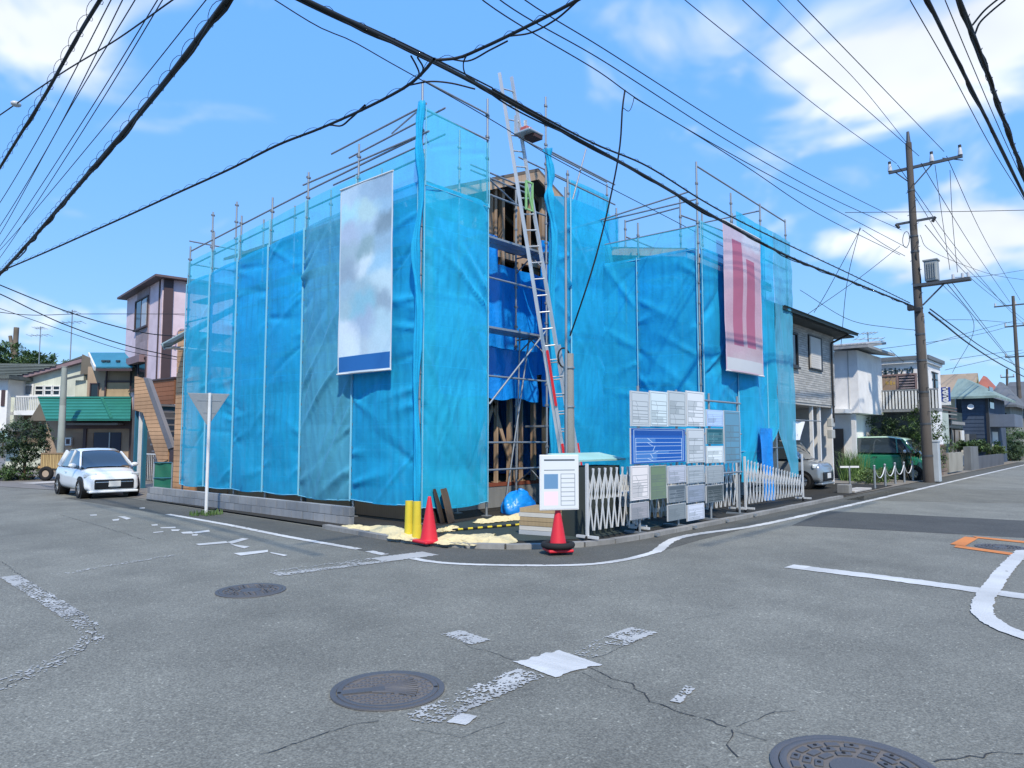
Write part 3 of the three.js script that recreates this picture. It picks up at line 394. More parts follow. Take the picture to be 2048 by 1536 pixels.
// banners
function printTex(n, m, draw) { const c = document.createElement('canvas'); c.width = n; c.height = m; draw(c.getContext('2d'), n, m); const t = new THREE.CanvasTexture(c); t.colorSpace = THREE.SRGBColorSpace; t.anisotropy = 8; return t; }
function banner(a, b, y0, y1, n, t, label, seed) {
  const w = Math.hypot(b[0] - a[0], b[1] - a[1]);
  const F = new THREE.Group(); F.name = numbered('banner'); F.position.set((a[0] + b[0]) / 2, y0, (a[1] + b[1]) / 2); scene.add(F); tag(F, label, 'banner');
  const g = surf(24, 50, (u, v) => { const f = .06 * Math.sin(Math.PI * u) * (.6 + .4 * Math.sin(v * 9 + seed)) + .03 * (fbm(u * 3, v * 6, 3, seed) - .5); const q = V(lerp(a[0], b[0], u) - F.position.x + n[0] * f, v * (y1 - y0), lerp(a[1], b[1], u) - F.position.z + n[1] * f); return q; });
  mesh('printed_cloth', g, new THREE.MeshStandardMaterial({ map: t, roughness: .7, side: THREE.DoubleSide, name: 'banner_print' + seed }), F, true);
  for (const y of [0, y1 - y0]) mesh('batten', rod(V(a[0] - F.position.x + n[0] * .01, y, a[1] - F.position.z + n[1] * .01), V(b[0] - F.position.x + n[0] * .01, y, b[1] - F.position.z + n[1] * .01), .018), mWhite, F);
}
// soft photographic prints: broad patches of colour in the cloth
const photoPrint = (rows, seed) => { const hx = rows.map((r) => r.split(' ').map((c) => new THREE.Color('#' + c).convertLinearToSRGB())), m = hx.length, n = hx[0].length; const at = (i, j) => hx[Math.min(m - 1, Math.max(0, j))][Math.min(n - 1, Math.max(0, i))]; const t = tex(256, (u, v) => { const w = fbm(u * 5, v * 10, 4, seed) - .5, w2 = fbm(u * 5 + 9, v * 10, 4, seed + 5) - .5, x = u * n - .5 + w * .9, y = (1 - v) * m - .5 + w2 * 1.1, i = Math.floor(x), j = Math.floor(y), fx = smooth(.15, .85, x - i), fy = smooth(.15, .85, y - j); return ['r', 'g', 'b'].map((k) => lerp(lerp(at(i, j)[k], at(i + 1, j)[k], fx), lerp(at(i, j + 1)[k], at(i + 1, j + 1)[k], fx), fy) + .03 * (vnoise(u * 60, v * 150, seed) - .5)); }, { m: 512 }); t.wrapS = t.wrapT = THREE.ClampToEdgeWrapping; return t; };
const framed = (base, foot, rows, seed, stripe) => printTex(256, 640, (c, w, h) => { const t = photoPrint(rows, seed), d = t.image.data, n = 256, m = 512; for (let j = 0; j < h; j += 2) for (let i = 0; i < w; i += 2) { const o = (Math.floor((1 - j / h) * (m - 1)) * n + Math.floor(i / w * (n - 1))) * 4; c.fillStyle = `rgb(${d[o]},${d[o + 1]},${d[o + 2]})`; c.fillRect(i, j, 2, 2); } if (stripe) { c.fillStyle = stripe; c.fillRect(w * .2, h * .1, w * .24, h * .72); c.fillRect(w * .54, h * .2, w * .24, h * .62); } c.fillStyle = foot; c.fillRect(0, h * .91, w, h * .09); c.strokeStyle = base; c.lineWidth = 6; c.strokeRect(3, 3, w - 6, h - 6); });
banner([8.80, -12.4], [8.80, -10.68], 2.95, 6.85, [-1, 0], framed('#c9d6dd', '#1b64a8', ['bcd8ec 9fbfd8 98b6cf', 'aee0ee b5d6dc 9cc3dd', 'b3c6dc a9c5da 7d97a8', 'a5bfcc 90afb8 94b7cf', '9eb5c6 d2e6ef 98c6e2', 'a6c8da a8c8d6 bfdce8', 'a8c8d4 93c8dc 98b2c4', 'd4e4f0 a8c0d8 b2d4e2', 'd4e6ee b4cad8 bad8e6', 'd4e6ee b4cad8 bad8e6'], 61), 'tall pale grey and blue banner with a deep blue foot, hung on the mesh', 3);
{ const zb = BZ + .32, a = atZ(1449, 600, zb).x, b = atZ(1523, 600, zb).x; banner([a, zb], [b, zb], atZ(1480, 745, zb).y, atZ(1480, 458, zb).y, [0, 1], framed('#c3adba', '#bcc1c5', ['b4acc0 bcc4d4', 'bca8b8 b8a8b8', 'c4b4c4 bca4b4', 'bca4b4 b89cac', 'bca0b0 bc9cac', 'b898a8 bc9cac', 'b89ca8 bc9ca8', 'b49ca8 b09ca4', 'b4a4ac b4a8b0'], 67, '#a8627c'), 'tall rose pink banner with a white foot, hung on the second scaffold', 8); }
// ---------- ladder hoist ----------
{
  const F = new Frame('ladder_hoist', 'long aluminium ladder hoist leaning on the scaffold with a platform near its top', 'ladder', 0, 0);
  const bl = ground(1143, 1040), br = ground(1171, 1042), tl = atZ(999, 146, -10.05), tr = atZ(1023, 154, -10.05);
  const at = (s, t) => (s ? br : bl).clone().lerp(s ? tr : tl, t);
  const L = bl.distanceTo(tl), n = Math.round(L / .36);
  for (const s of [0, 1]) { F.add('stile', beam(at(s, 0), at(s, 1), .045, .07), mAlu); const off = V(0, 0, .075); F.add('lower_stile', beam(at(s, 0).add(off), at(s, .37).add(off), .035, .06), mAlu); const o2 = V(s ? .03 : -.03, 0, .10); if (!s) F.add('guard_strip', beam(at(s, .24).add(o2), at(s, .36).add(o2), .03, .05), mRed); F.add('guard_strip', beam(at(s, .02).add(o2), at(s, .16).add(o2), .02, .05), mRed); }
  for (let i = 1; i < n; i++) F.add('rung', rod(at(0, i / n), at(1, i / n), .017, 8), mAlu);
  for (let i = 1; i < n * .37; i++) F.add('rung', rod(at(0, i / n + .006).add(V(0, 0, .075)), at(1, i / n + .006).add(V(0, 0, .075)), .012, 8), mAlu);
  const c = at(0, .862).lerp(at(1, .862), .5);
  const plat = F.add('platform', [rb(c.x - .1, c.x + .38, c.y - .12, c.y - .07, c.z + .05, c.z + .5, .02), bx(c.x - .08, c.x - .04, c.y - .1, c.y + .32, c.z + .05, c.z + .12), bx(c.x + .24, c.x + .28, c.y - .1, c.y + .32, c.z + .05, c.z + .12)], mAlu);
  F.add('motor_housing', rb(c.x, c.x + .2, c.y - .06, c.y + .06, c.z + .14, c.z + .34, .03), M('faded_red', 0xb9605a, .6), plat);
  F.add('platform_skirt', bx(c.x + .08, c.x + .36, c.y - .2, c.y - .12, c.z + .2, c.z + .48), M('dark_skirt', 0x4a3535, .8), plat);
  const g0 = at(0, .705).lerp(at(1, .705), .5);
  F.add('green_trolley', [bx(g0.x - .1, g0.x + .1, g0.y - .3, g0.y - .27, g0.z + .08, g0.z + .12), bx(g0.x - .1, g0.x + .1, g0.y + .3, g0.y + .33, g0.z + .08, g0.z + .12), bx(g0.x - .12, g0.x - .09, g0.y - .3, g0.y + .33, g0.z + .08, g0.z + .12), bx(g0.x + .09, g0.x + .12, g0.y - .3, g0.y + .33, g0.z + .08, g0.z + .12), beam(V(g0.x - .09, g0.y + .28, g0.z + .1), V(g0.x + .09, g0.y - .25, g0.z + .1), .03, .03)], M('green_paint', 0x9ad08a, .6));
  const k0 = at(1, .33); F.add('cable_coil', new THREE.TorusGeometry(.2, .018, 6, 24).translate(k0.x - .05, k0.y + .1, k0.z + .16), mBlackRubber);
}
{ // concrete stub post with a steel pipe, feeding temporary power
  const b = ground(1140, 1062); const F = new Frame('power_post', 'grey concrete stub post with a steel pipe beside the ladder', 'post', b.x, b.z);
  F.add('concrete_post', new THREE.CylinderGeometry(.085, .10, 3.15, 14).translate(0, 1.58, 0), mConc); F.add('pipe', rod(V(-.12, .9, .02), V(-.1, 6.2, .02), .024), mSteel); for (const y of [1.2, 2.2, 2.9]) F.add('strap', new THREE.CylinderGeometry(.106, .106, .03, 14).translate(0, y, 0), mSteel);
}
// ---------- cones, sign on a cone, yellow post guards ----------
const coneProfile = [[0, .70], [.022, .70], [.026, .685], [.030, .66], [.135, .055], [.15, .05], [.15, .045]];
function cone(x, z, label, s = 1) {
  const F = new Frame('traffic_cone', label, 'traffic cone', x, z, 8, null, .04); const pr = coneProfile.map(([a, b]) => new THREE.Vector2(a * s, b * s));
  F.add('cone_body', new THREE.LatheGeometry(pr, 28), M('cone_red', 0xe2293a, .5)); F.add('base', rb(-.19 * s, .19 * s, 0, .045 * s, -.19 * s, .19 * s, .018), M('cone_red', 0xe2293a, .5)); return F;
}
{ const c = ground(858, 1090); cone(c.x, c.z, 'plain bright red traffic cone on the kerb below the corner sheet'); }
{
  const c = ground(1116, 1108), F = cone(c.x, c.z + .0, 'red traffic cone carrying a white notice board, beside the lattice gate', .95);
  const t = printTex(128, 192, (q, w, h) => { q.fillStyle = '#cfd5d9'; q.fillRect(0, 0, w, h); q.fillStyle = '#5f88ac'; q.fillRect(w * .08, h * .34, w * .38, h * .28); q.fillStyle = '#eccfdc'; q.fillRect(w * .08, h * .67, w * .38, h * .26); q.strokeStyle = '#7c868c'; q.lineWidth = 2; for (let k = 0; k < 7; k++) q.strokeRect(w * .54, h * (.34 + k * .085), w * .38, h * .085); q.fillStyle = '#3c4a54'; q.fillRect(w * .08, h * .06, w * .84, h * .03); q.fillRect(w * .08, h * .26, w * .84, h * .012); });
  const S = F.add('sign_board', rb(-.29, .29, .58, 1.36, .055, .085, .01, 1), mWhite); F.add('sign_print', new THREE.PlaneGeometry(.54, .74).translate(0, .97, .0885), new THREE.MeshStandardMaterial({ map: t, roughness: .6, name: 'sign_print' }), S, true);
  F.add('bracket', [rod(V(0, .5, 0), V(0, 1.2, .04), .018), bx(-.06, .06, .6, .7, 0, .055)], mDark); S.rotation.y = F.o.rotation.y = -.62; S.rotation.y = 0; F.add('weight_ring', new THREE.TorusGeometry(.2, .045, 8, 24).rotateX(Math.PI / 2).translate(0, .09, 0), mBlackRubber);
}
for (const [px, py, l] of [[812, 1081, 'yellow foam guard tube round the outer scaffold foot'], [828, 1083, 'yellow foam guard tube nearest the red cone']]) {
  const c = ground(px, py + 3), F = new Frame('post_guard', l, 'post guard', c.x + .1, c.z - .05, 0, 'yellow foam guards on the scaffold feet', .035); const h = .6;
  F.add('foam_tube', new THREE.CylinderGeometry(.062, .068, h * .62, 18, 4, false).translate(0, h * .69, 0), mYellow); F.add('foam_tube', new THREE.CylinderGeometry(.072, .078, h * .38, 18, 3, false).translate(.004, h * .19, 0), mYellow);
}
// crumpled protective sheets, boards, bar
const mCream = M('cream_sheet', 0xe3d5a6, .85, { map: tCloth });
function crumple(pts, seed, amp, label) {   // pts: outline centre line [x, z, half width]; sharp folded facets
  const c = new THREE.CatmullRomCurve3(pts.map(([x, z]) => V(x, 0, z))), n = 44, m = 18, R = rng(seed);
  const folds = Array.from({ length: 16 }, () => { const a = R() * 3.14; return [Math.cos(a), Math.sin(a), R() * 9, .18 + .5 * R()]; });
  const g = surf(n, m, (u, v) => { const p = c.getPoint(u), t = c.getTangent(u), wI = Math.min(pts.length - 1.001, u * (pts.length - 1)), i = Math.floor(wI), hw = lerp(pts[i][2], pts[i + 1][2], wI - i) * (.75 + .5 * hash(Math.round(u * n / 2), Math.round(v), 3, seed)); const o = (v - .5) * 2 * hw, x = p.x - t.z * o, z = p.z + t.x * o; let h = 0; for (const [ca, sa, ph, wl] of folds) { const k = ((x * ca + z * sa) / wl + ph) % 1; h += Math.abs(2 * (k < 0 ? k + 1 : k) - 1) ** 3 * wl; } h /= 2.6; const e = Math.min(1, 5 * Math.min(v, 1 - v)) * Math.min(1, 7 * Math.min(u, 1 - u)); const q = V(x + (R() - .5) * .02, .048 + amp * e * h + .012 * R(), z + (R() - .5) * .02); q.s = x; q.t = z; return q; });
  const f = g.toNonIndexed(); f.computeVertexNormals(); tag(mesh('crumpled_sheet', f, mCream, scene, true), label, 'sheet');
}
const gq = (px, py, w) => { const p = ground(px, py); return [p.x, p.z, w]; };
crumple([gq(686, 1058, .1), gq(720, 1064, .2), gq(770, 1066, .3), gq(800, 1080, .22), gq(830, 1089, .1)], 3, .08, 'cream crumpled sheet along the kerb by the block wall');
crumple([gq(870, 1094, .2), gq(905, 1090, .46), gq(950, 1087, .50), gq(990, 1088, .36), gq(1020, 1083, .12)], 7, .09, 'cream crumpled sheet spread on the kerb right of the cone');
crumple([gq(955, 1052, .12), gq(995, 1046, .25), gq(1040, 1040, .25), gq(1085, 1030, .12)], 11, .09, 'cream crumpled sheet against the house foundation');
crumple([gq(872, 1070, .08), gq(900, 1066, .15), gq(910, 1062, .08)], 14, .06, 'small cream scrap behind the cone');
{ const F = new Frame('striped_bar', 'black and yellow striped bar lying on the site ground', 'bar', 0, 0); const a = ground(905, 1068), b = ground(1048, 1056), n = 15; a.y = b.y = .07; for (let i = 0; i < n; i++) F.add('stripe', rod(a.clone().lerp(b, i / n), a.clone().lerp(b, (i + 1) / n), .02, 8), i % 2 ? mYellow : mBlackRubber); }
for (const [px, dx, l, mt] of [[905, 0, 'dark', M('dark_board3', 0x3d352f, .9, { map: tWood })], [922, .14, 'dark', M('dark_board2', 0x4a4038, .9, { map: tWood })], [938, .28, 'dark', mInside]]) { const b = ground(px, 1062); const g = bx(-.05, .30, 0, .66, -.012, .012); g.rotateX(-.25); g.rotateY(.5); g.translate(b.x + .35, .04, b.z - .85); tag(mesh('leaning_board', g, mt, scene), 'dark board leaning under the corner sheet by the foundation', 'board', 'dark boards leaning under the corner sheet'); }
for (let i = 0; i < 5; i++) { const z = -10.9 - i * 1.75; tag(mesh('plywood_panel', bx(9.36 + .02 * (i % 2), 9.39 + .02 * (i % 2), .05, .62, z - 1.66, z), i % 2 ? mPly : M('plywood2', 0x927559, .85, { map: tWood }), scene), 'brown plywood panel standing under the sheets behind the block wall', 'panel', 'plywood panels under the sheets'); }
{ const p = ground(1052, 1030), g = surf(30, 20, (u, v) => { const a = u * 6.283, k = v * Math.PI / 2, r = .42 * (.8 + .5 * fbm(Math.cos(a) * 2 + 4, Math.sin(a) * 2 + v * 3, 3, 9)); const q = V(p.x + Math.cos(a) * Math.cos(k) * r, .04 + Math.sin(k) * r * 1.05, p.z - .2 + Math.sin(a) * Math.cos(k) * r * .7); q.s = u * 2; q.t = v; return q; }); tag(mesh('tarpaulin_bundle', g, mTarp, scene, true), 'heaped blue tarpaulin at the foot of the house foundation', 'tarpaulin'); }

// ---------- lattice gates ----------
const mGate = M('gate_white', 0xdfe1df, .45, { metalness: .15 });
function lattice(x0, x1, z, n, label, h = 1.12, hEnd = 1.12) {
  const F = new Frame('lattice_gate', label, 'gate', x0, z, 0, null, .04), w = (x1 - x0) / n; const H = (x) => lerp(h, hEnd, x / (x1 - x0));
  for (let i = 0; i < n; i++) {
    const a = i * w, b = a + w; for (const s of [0, 1]) F.add('slat', beam(V(s ? a : b, .16, s ? .012 : -.012), V(s ? b : a, H(a), s ? .012 : -.012), .012, .026), mGate);
    for (const s of [0, 1]) if (i < n - 1) F.add('slat', beam(V(s ? a : b + w * .0, .16 + (H(a) - .16) * .5, s ? .016 : -.016), V(s ? b : a, s ? H(a) + .0 : H(a), s ? .016 : -.016), .010, .022), mGate);
  }
  for (const x of [0, x1 - x0]) { F.add('end_post', rb(x - .022, x + .022, .08, 1.2, -.022, .022, .006, 1), mGate); F.add('castor', new THREE.CylinderGeometry(.05, .05, .03, 14).rotateX(Math.PI / 2).translate(x, .05, 0), mBlackRubber); F.add('foot', bx(x - .02, x + .02, .06, .10, -.2, .2), mGate); }
}
lattice(9.22, 10.75, -6.45, 9, 'white folding lattice gate between the cone sign and the notice boards');
lattice(10.95, 15.15, -6.62, 20, 'white folding lattice gate behind the notice boards');
lattice(15.3, 18.9, -6.5, 20, 'white folding lattice gate in front of the drawn aside mesh flaps', 1.12, .62);
{ // notice boards on a pipe stand
  const F = new Frame('notice_board_stand', 'pipe stand of white and blue site notice boards in front of the lattice gate', 'notice board', 10.6, -6.32, 0, null, .03);
  for (const x of [.05, 1.4, 2.75, 4.1]) { F.add('stand_pipe', rod(V(x, 0, -.06), V(x, 2.5, -.06), .024), mSteel); F.add('stand_foot', bx(x - .03, x + .03, 0, .04, -.35, .3), mSteel); } for (const y of [.9, 1.7, 2.35]) F.add('stand_rail', rod(V(0, y, -.035), V(4.2, y, -.035), .02), mSteel);
  // notices are ruled forms: bands, boxes and table rules in the colours seen
  const form = (bg, ink, seed, band) => new THREE.MeshStandardMaterial({ name: 'notice_' + seed, roughness: .6, map: printTex(160, 160, (c, w, h) => { const R = rng(seed); c.fillStyle = bg; c.fillRect(0, 0, w, h); if (band) { c.fillStyle = band; c.fillRect(0, 0, w, h * .2); } c.strokeStyle = ink; c.lineWidth = 1.5; c.strokeRect(7, 7, w - 14, h - 14); let y = h * .28; while (y < h * .9) { const k = h * (.07 + .09 * R()); c.strokeRect(12, y, w - 24, k); c.beginPath(); c.moveTo(12 + (w - 24) * (.2 + .3 * R()), y); c.lineTo(12 + (w - 24) * .35, y + k); c.stroke(); if (R() < .5) { c.fillStyle = ink; c.globalAlpha = .25; c.fillRect(14, y + 2, (w - 28) * (.3 + .6 * R()), k - 4); c.globalAlpha = 1; } y += k; } }) });
  let nb = 0; const board = (px0, py0, px1, py1, bg, ink = '#5a646b', band) => { const m = F.add('board', F.pz(px0, py0, px1, py1, -.012, .012), pW); const g = F.pz(px0 + .6, py0 + .6, px1 - .6, py1 - .6, .013, .016); g.computeBoundingBox(); const B = g.boundingBox, q = new THREE.PlaneGeometry(B.max.x - B.min.x, B.max.y - B.min.y).translate((B.max.x + B.min.x) / 2, (B.max.y + B.min.y) / 2, .0165); F.add('printed_sheet', q, form(bg, ink, 300 + nb++, band), m, true); };
  const pW = M('board_white', 0xd8dddf, .6);
  board(1262, 783, 1299, 853, '#bfc8cb'); board(1300, 783, 1336, 853, '#cfdfe2'); board(1337, 783, 1372, 853, '#b9c3c6'); board(1373, 783, 1409, 853, '#d9dfe2'); board(1413, 820, 1447, 853, '#b4d0f6'); board(1449, 822, 1481, 926, '#5f93ad');
  board(1262, 857, 1371, 926, '#0f58ac', '#dfe8f0', '#0c4c9a'); board(1375, 857, 1409, 926, '#c4ccd0'); board(1413, 857, 1447, 888, '#0f5866', '#c0d0d0'); board(1413, 892, 1447, 926, '#dde8ea');
  board(1262, 931, 1298, 1000, '#e2ddda'); board(1301, 931, 1333, 998, '#6f8468'); board(1336, 931, 1372, 966, '#b6bcc8'); board(1375, 931, 1409, 966, '#a8b2b8'); board(1413, 931, 1447, 966, '#9aa4a8'); board(1336, 970, 1372, 1004, '#56626a', '#b0b8bc'); board(1375, 970, 1409, 1004, '#8c98a8'); board(1413, 970, 1447, 1004, '#3e484a', '#98a2a4'); board(1375, 1008, 1409, 1040, '#ccd4e0'); board(1336, 1008, 1372, 1040, '#7e888c'); board(1262, 1005, 1298, 1038, '#9c9ca0');
}
// pale material stacked behind the gates
{ const R = rng(17); const mt = [M('wrap_white', 0xd9d6cc, .5, { map: tCloth }), M('board_cream', 0xbfa882, .8, { map: tWood }), M('panel_pale', 0xb9bfc2, .7)];
  for (let i = 0; i < 9; i++) { const x = 9.5 + i * .62 + R() * .2, z = -7.5 - R() * .5, w = .5 + R() * .3, h = .35 + R() * .55, F = new Frame('material_pack', ['pale wrapped building boards stacked behind the lattice gates'][0], 'boards', x, z, (R() - .5) * 30, 'packs of boards behind the gates', .04); const n = 4 + Math.floor(R() * 3); for (let k = 0; k < n; k++) F.add('board', bx(-w / 2 + R() * .03, w / 2 - R() * .03, h * k / n, h * (k + .92) / n, -.35 + R() * .04, .35), mt[Math.floor(R() * 3)]); } }
{ // green lidded box top and blue hanging tarp
  const F = new Frame('cover_sheet_box', 'pale turquoise sloping cover on a box behind the lattice gate', 'box', 9.6, -6.95, 0, null, .04); F.add('box', bx(0, 1.35, 0, 1.12, -.5, 0), M('box_dark', 0x37413f, .8)); F.add('lid', quadPrism([V(-.08, 1.24, .06), V(1.45, 1.24, .06), V(1.45, 1.34, -.5), V(-.08, 1.34, -.5)], .03), M('lid_turq', 0xa9d8cf, .6));
  const g = drape(18.05, 18.75, .05, 1.9, -7.2, .12, 33); tag(mesh('hanging_tarpaulin', g, mTarp, scene, true), 'narrow blue tarpaulin hanging behind the lattice gate in the tent opening', 'tarpaulin');
  const T = new Frame('wire_rack', 'dark wire rack of hoops inside the tent opening', 'rack', 19.3, -7.9, 0, null, .04); for (let k = 0; k < 6; k++) T.add('hoop', new THREE.TorusGeometry(.22, .018, 6, 18).rotateX(1.3).translate(.1, .3 + k * .22, 0), mDark); for (const x of [-.25, .45]) T.add('upright', rod(V(x, 0, 0), V(x, 1.8, 0), .02), mDark);
}
{ // back of a give-way sign on a white pole
  const b = ground(412, 1030), F = new Frame('road_sign', 'white pole with the grey back of a triangular sign by the block wall', 'road sign', b.x, b.z, 0);
  F.add('pole', rod(V(0, 0, 0), V(0, 2.62, 0), .035, 14), mWhite); const s = new THREE.Shape([new THREE.Vector2(-.40, .0), new THREE.Vector2(.40, .0), new THREE.Vector2(0, -.68)].map((v) => v)); const g = new THREE.ExtrudeGeometry(s, { depth: .006, bevelEnabled: true, bevelSize: .02, bevelThickness: .002, bevelSegments: 1 }); g.rotateY(-.35); g.translate(0, 2.6, -.055); F.add('sign_plate', g, M('sign_back', 0x9ba3a8, .5, { metalness: .3 })); for (const y of [2.46, 2.2]) { const c = bx(-.24 + (2.46 - y) * .45, .24 - (2.46 - y) * .45, y - .012, y + .012, -.05, -.036); c.rotateY(-.35); F.add('sign_bracket', c, mSteel); }
}
function tuft(x, z, n, h, r, seed, label, mat, name = 'grass_tuft') { const R = rng(seed), P = []; for (let i = 0; i < n; i++) { const a = R() * 6.28, d = R() * r, bx0 = x + Math.cos(a) * d, bz = z + Math.sin(a) * d, l = h * (.5 + R() * .7), la = R() * 6.28, o = l * (.2 + .6 * R()), w = .012 + .01 * R(); const t1 = V(bx0 + Math.cos(la) * o * .4, .02 + l * .7, bz + Math.sin(la) * o * .4), t2 = V(bx0 + Math.cos(la) * o, .02 + l * (.75 + .2 * R()), bz + Math.sin(la) * o), sx = -Math.sin(la) * w, sz = Math.cos(la) * w; P.push(V(bx0 - sx, .01, bz - sz), V(bx0 + sx, .01, bz + sz), t1, V(bx0 + sx, .01, bz + sz), V(t1.x + sx * .6, t1.y, t1.z + sz * .6), t1, t1, V(t1.x + sx * .6, t1.y, t1.z + sz * .6), t2); } const g = new THREE.BufferGeometry().setFromPoints(P); g.computeVertexNormals(); const m = mesh(name, g, mat, scene); tag(m, label, 'grass'); return m; }
const mGrass = M('grass_blade', lin(.09, .17, .04), .8, { map: null, transmission: .3, thickness: 0 });
{ const b = ground(412, 1030); tuft(b.x, b.z, 160, .10, .35, 3, 'weeds at the foot of the white sign pole', mGrass); }
// ---------- vehicles ----------
const mTyre = M('tyre', 0x17181a, .9), mRim = M('wheel_rim', 0x9fa4a8, .35, { metalness: .7 }), mCarGlass = M('car_glass', 0x3c484e, .05, { map: null, clearcoat: 1, metalness: .35 }), mLampClear = M('lamp_clear', 0xc9d2d6, .1, { map: null, clearcoat: 1 }), mGrille = M('grille_black', 0x121416, .5), mChrome = M('chrome', 0xe0e4e6, .15, { metalness: .9, map: null });
function car(name, label, x, z, deg, s, paint) {
  const F = new Frame(name, label, 'car', x, z, deg), at = (T, q, c) => { let i = 0; while (i < T.length - 2 && q > T[i + 1][0]) i++; const t = Math.min(1, Math.max(0, (q - T[i][0]) / (T[i + 1][0] - T[i][0]))), e = t * t * (3 - 2 * t) * .5 + t * .5; return lerp(T[i][c], T[i + 1][c], e); };
  const b = s.body, z0 = b[0][0], z1 = b[b.length - 1][0];
  const ring = (a, w, y0, y1) => { const c = Math.cos(a), n = Math.sin(a), e = .42, px = Math.sign(c) * Math.abs(c) ** e, py = Math.sign(n) * Math.abs(n) ** e, y = (y0 + y1) / 2 + py * (y1 - y0) / 2; return [px * w * (1 - .07 * Math.max(0, py)), y]; };
  const body = F.add('body', surf(36, 64, (u, v) => { const q = lerp(z0, z1, v), k = (v < .004 || v > .996) ? .0 : 1, [px, y] = ring(u * 6.2832 + .785, at(b, q, 2) * (k ? 1 : .02), k ? at(b, q, 3) : (at(b, q, 3) + at(b, q, 1)) / 2 - .02, k ? at(b, q, 1) : (at(b, q, 3) + at(b, q, 1)) / 2 + .02); return V(px, y, q); }), paint);
  const c = s.cabin, c0 = c[0][0], c1 = c[c.length - 1][0], wb = s.beltW, yb = s.belt;
  const sec = (T, off) => { const P = [[-wb, yb], [-lerp(wb, T[2], .5), lerp(yb, T[1], .5)], [-T[2], T[1] - .06], [-T[2] * .9, T[1] - .015], [-T[2] * .5, T[1]], [0, T[1] + .008], [T[2] * .5, T[1]], [T[2] * .9, T[1] - .015], [T[2], T[1] - .06], [lerp(wb, T[2], .5), lerp(yb, T[1], .5)], [wb, yb]]; return P; };
  const cab = (q) => [q, at(c, q, 1), at(c, q, 2)];
  F.add('window_glass', surf(10, 40, (u, v) => { const q = lerp(c0, c1, v), P = sec(cab(q)), k = Math.round(u * 10); return V(P[k][0], P[k][1], q); }), mCarGlass);
  F.add('roof', surf(6, 30, (u, v) => { const q = lerp(s.roof[0], s.roof[1], v), P = sec(cab(q)), k = 2 + Math.round(u * 6); return V(P[k][0] * 1.012, P[k][1] + .012, q); }), s.roofMat ?? paint);
  for (const sd of [-1, 1]) {
    for (const q of s.pillars) { const [qa, qb] = q; const A = cab(qa), B = cab(qb); F.add('pillar', beam(V(sd * (wb + .006), yb, qa), V(sd * (B[2] + .012), B[1] - .05, qb), .05, q[2] ?? .07), paint); }
    F.add('headlight', rb(-.18, .18, -.075, .075, -.06, .05, .05).applyMatrix4(new THREE.Matrix4().makeRotationY(sd * .5)).translate(sd * s.lamp[0], s.lamp[1], s.lamp[2]), mLampClear);
    const mir = F.add('mirror', new THREE.SphereGeometry(1, 14, 10).scale(.11, .07, .06).translate(sd * (wb + .15), yb + .06, s.mirror), s.mirrorMat ?? paint); F.add('mirror_arm', bx(sd * (wb - .02), sd * (wb + .1), yb + .02, yb + .05, s.mirror - .02, s.mirror + .02), mGrille, mir);
    for (const az of s.axles) { const hw = at(b, az, 2); const w = F.add('wheel', new THREE.TorusGeometry(s.tyre - .07, .075, 10, 30).scale(1, 1, 1.25).rotateY(Math.PI / 2).translate(sd * (hw - .055), s.tyre, az), mTyre); F.add('rim', new THREE.CylinderGeometry(s.tyre - .09, s.tyre - .09, .05, 24).rotateZ(Math.PI / 2).translate(sd * (hw - .02), s.tyre, az), mRim, w); for (let k = 0; k < 5; k++) { const g = bx(-.02, .02, .04, s.tyre - .11, -.018, .018); g.rotateX(k * 1.2566); g.translate(sd * (hw + .005), s.tyre, az); F.add('spoke', g, mChrome, w); } F.add('wheel_arch', new THREE.CylinderGeometry(s.tyre + .055, s.tyre + .055, .3, 28).rotateZ(Math.PI / 2).translate(sd * (hw - .147), s.tyre + .015, az), mGrille); }
    F.add('door_handle', rb(sd * (at(b, -.1, 2)) - .015, sd * (at(b, -.1, 2)) + .015, yb - .16, yb - .13, -.35, -.17, .008, 1), paint);
  }
  const nz = z1; F.add('grille', rb(-s.grille[0], s.grille[0], s.grille[1], s.grille[2], nz - .22, nz - s.grille[3], .04), mGrille); if (s.strip) for (const y of s.strip) F.add('trim_strip', rb(-s.grille[0] * .95, s.grille[0] * .95, y, y + .03, nz - .2, nz - s.grille[3] + .015, .01, 1), mChrome); F.add('number_plate', rb(-.165, .165, s.plate, s.plate + .165, nz - .03, nz + .012, .006, 1), M('plate_white', 0xe3e6e4, .5)); F.add('bumper', rb(-s.grille[0] * 1.25, s.grille[0] * 1.25, .17, .25, nz - .3, nz - .02, .035), s.bumper ?? paint);
  return F;
}
const paintW = M('car_white', 0xdfe4e6, .22, { clearcoat: 1, map: null }), paintG = M('car_green', 0x1c6f52, .25, { clearcoat: 1, map: null }), paintS = M('car_silver', 0x8d959a, .28, { clearcoat: 1, map: null, metalness: .4 });
car('parked_car', 'white compact hatchback parked by the tan outside stair', 8.0, -23.0, 4, {
  body: [[-1.9, .78, .62, .42], [-1.84, .95, .74, .28], [-1.6, 1.0, .80, .2], [-.6, .98, .83, .19], [.5, .96, .83, .19], [1.1, .93, .82, .19], [1.55, .82, .78, .19], [1.78, .72, .70, .2], [1.9, .52, .58, .26]],
  cabin: [[-1.78, 1.0, .60], [-1.4, 1.38, .56], [-.9, 1.48, .57], [-.1, 1.50, .57], [.35, 1.44, .56], [1.2, .95, .66]], roof: [-1.4, .38], beltW: .74, belt: .93, pillars: [[1.05, .38], [-.25, -.2, .05], [-1.3, -1.05, .16]], lamp: [.62, .70, 1.64], mirror: .78, axles: [-1.2, 1.25], tyre: .30, grille: [.55, .28, .58, .015], strip: [.48], plate: .36,
}, paintW).o.scale.setScalar(.9);
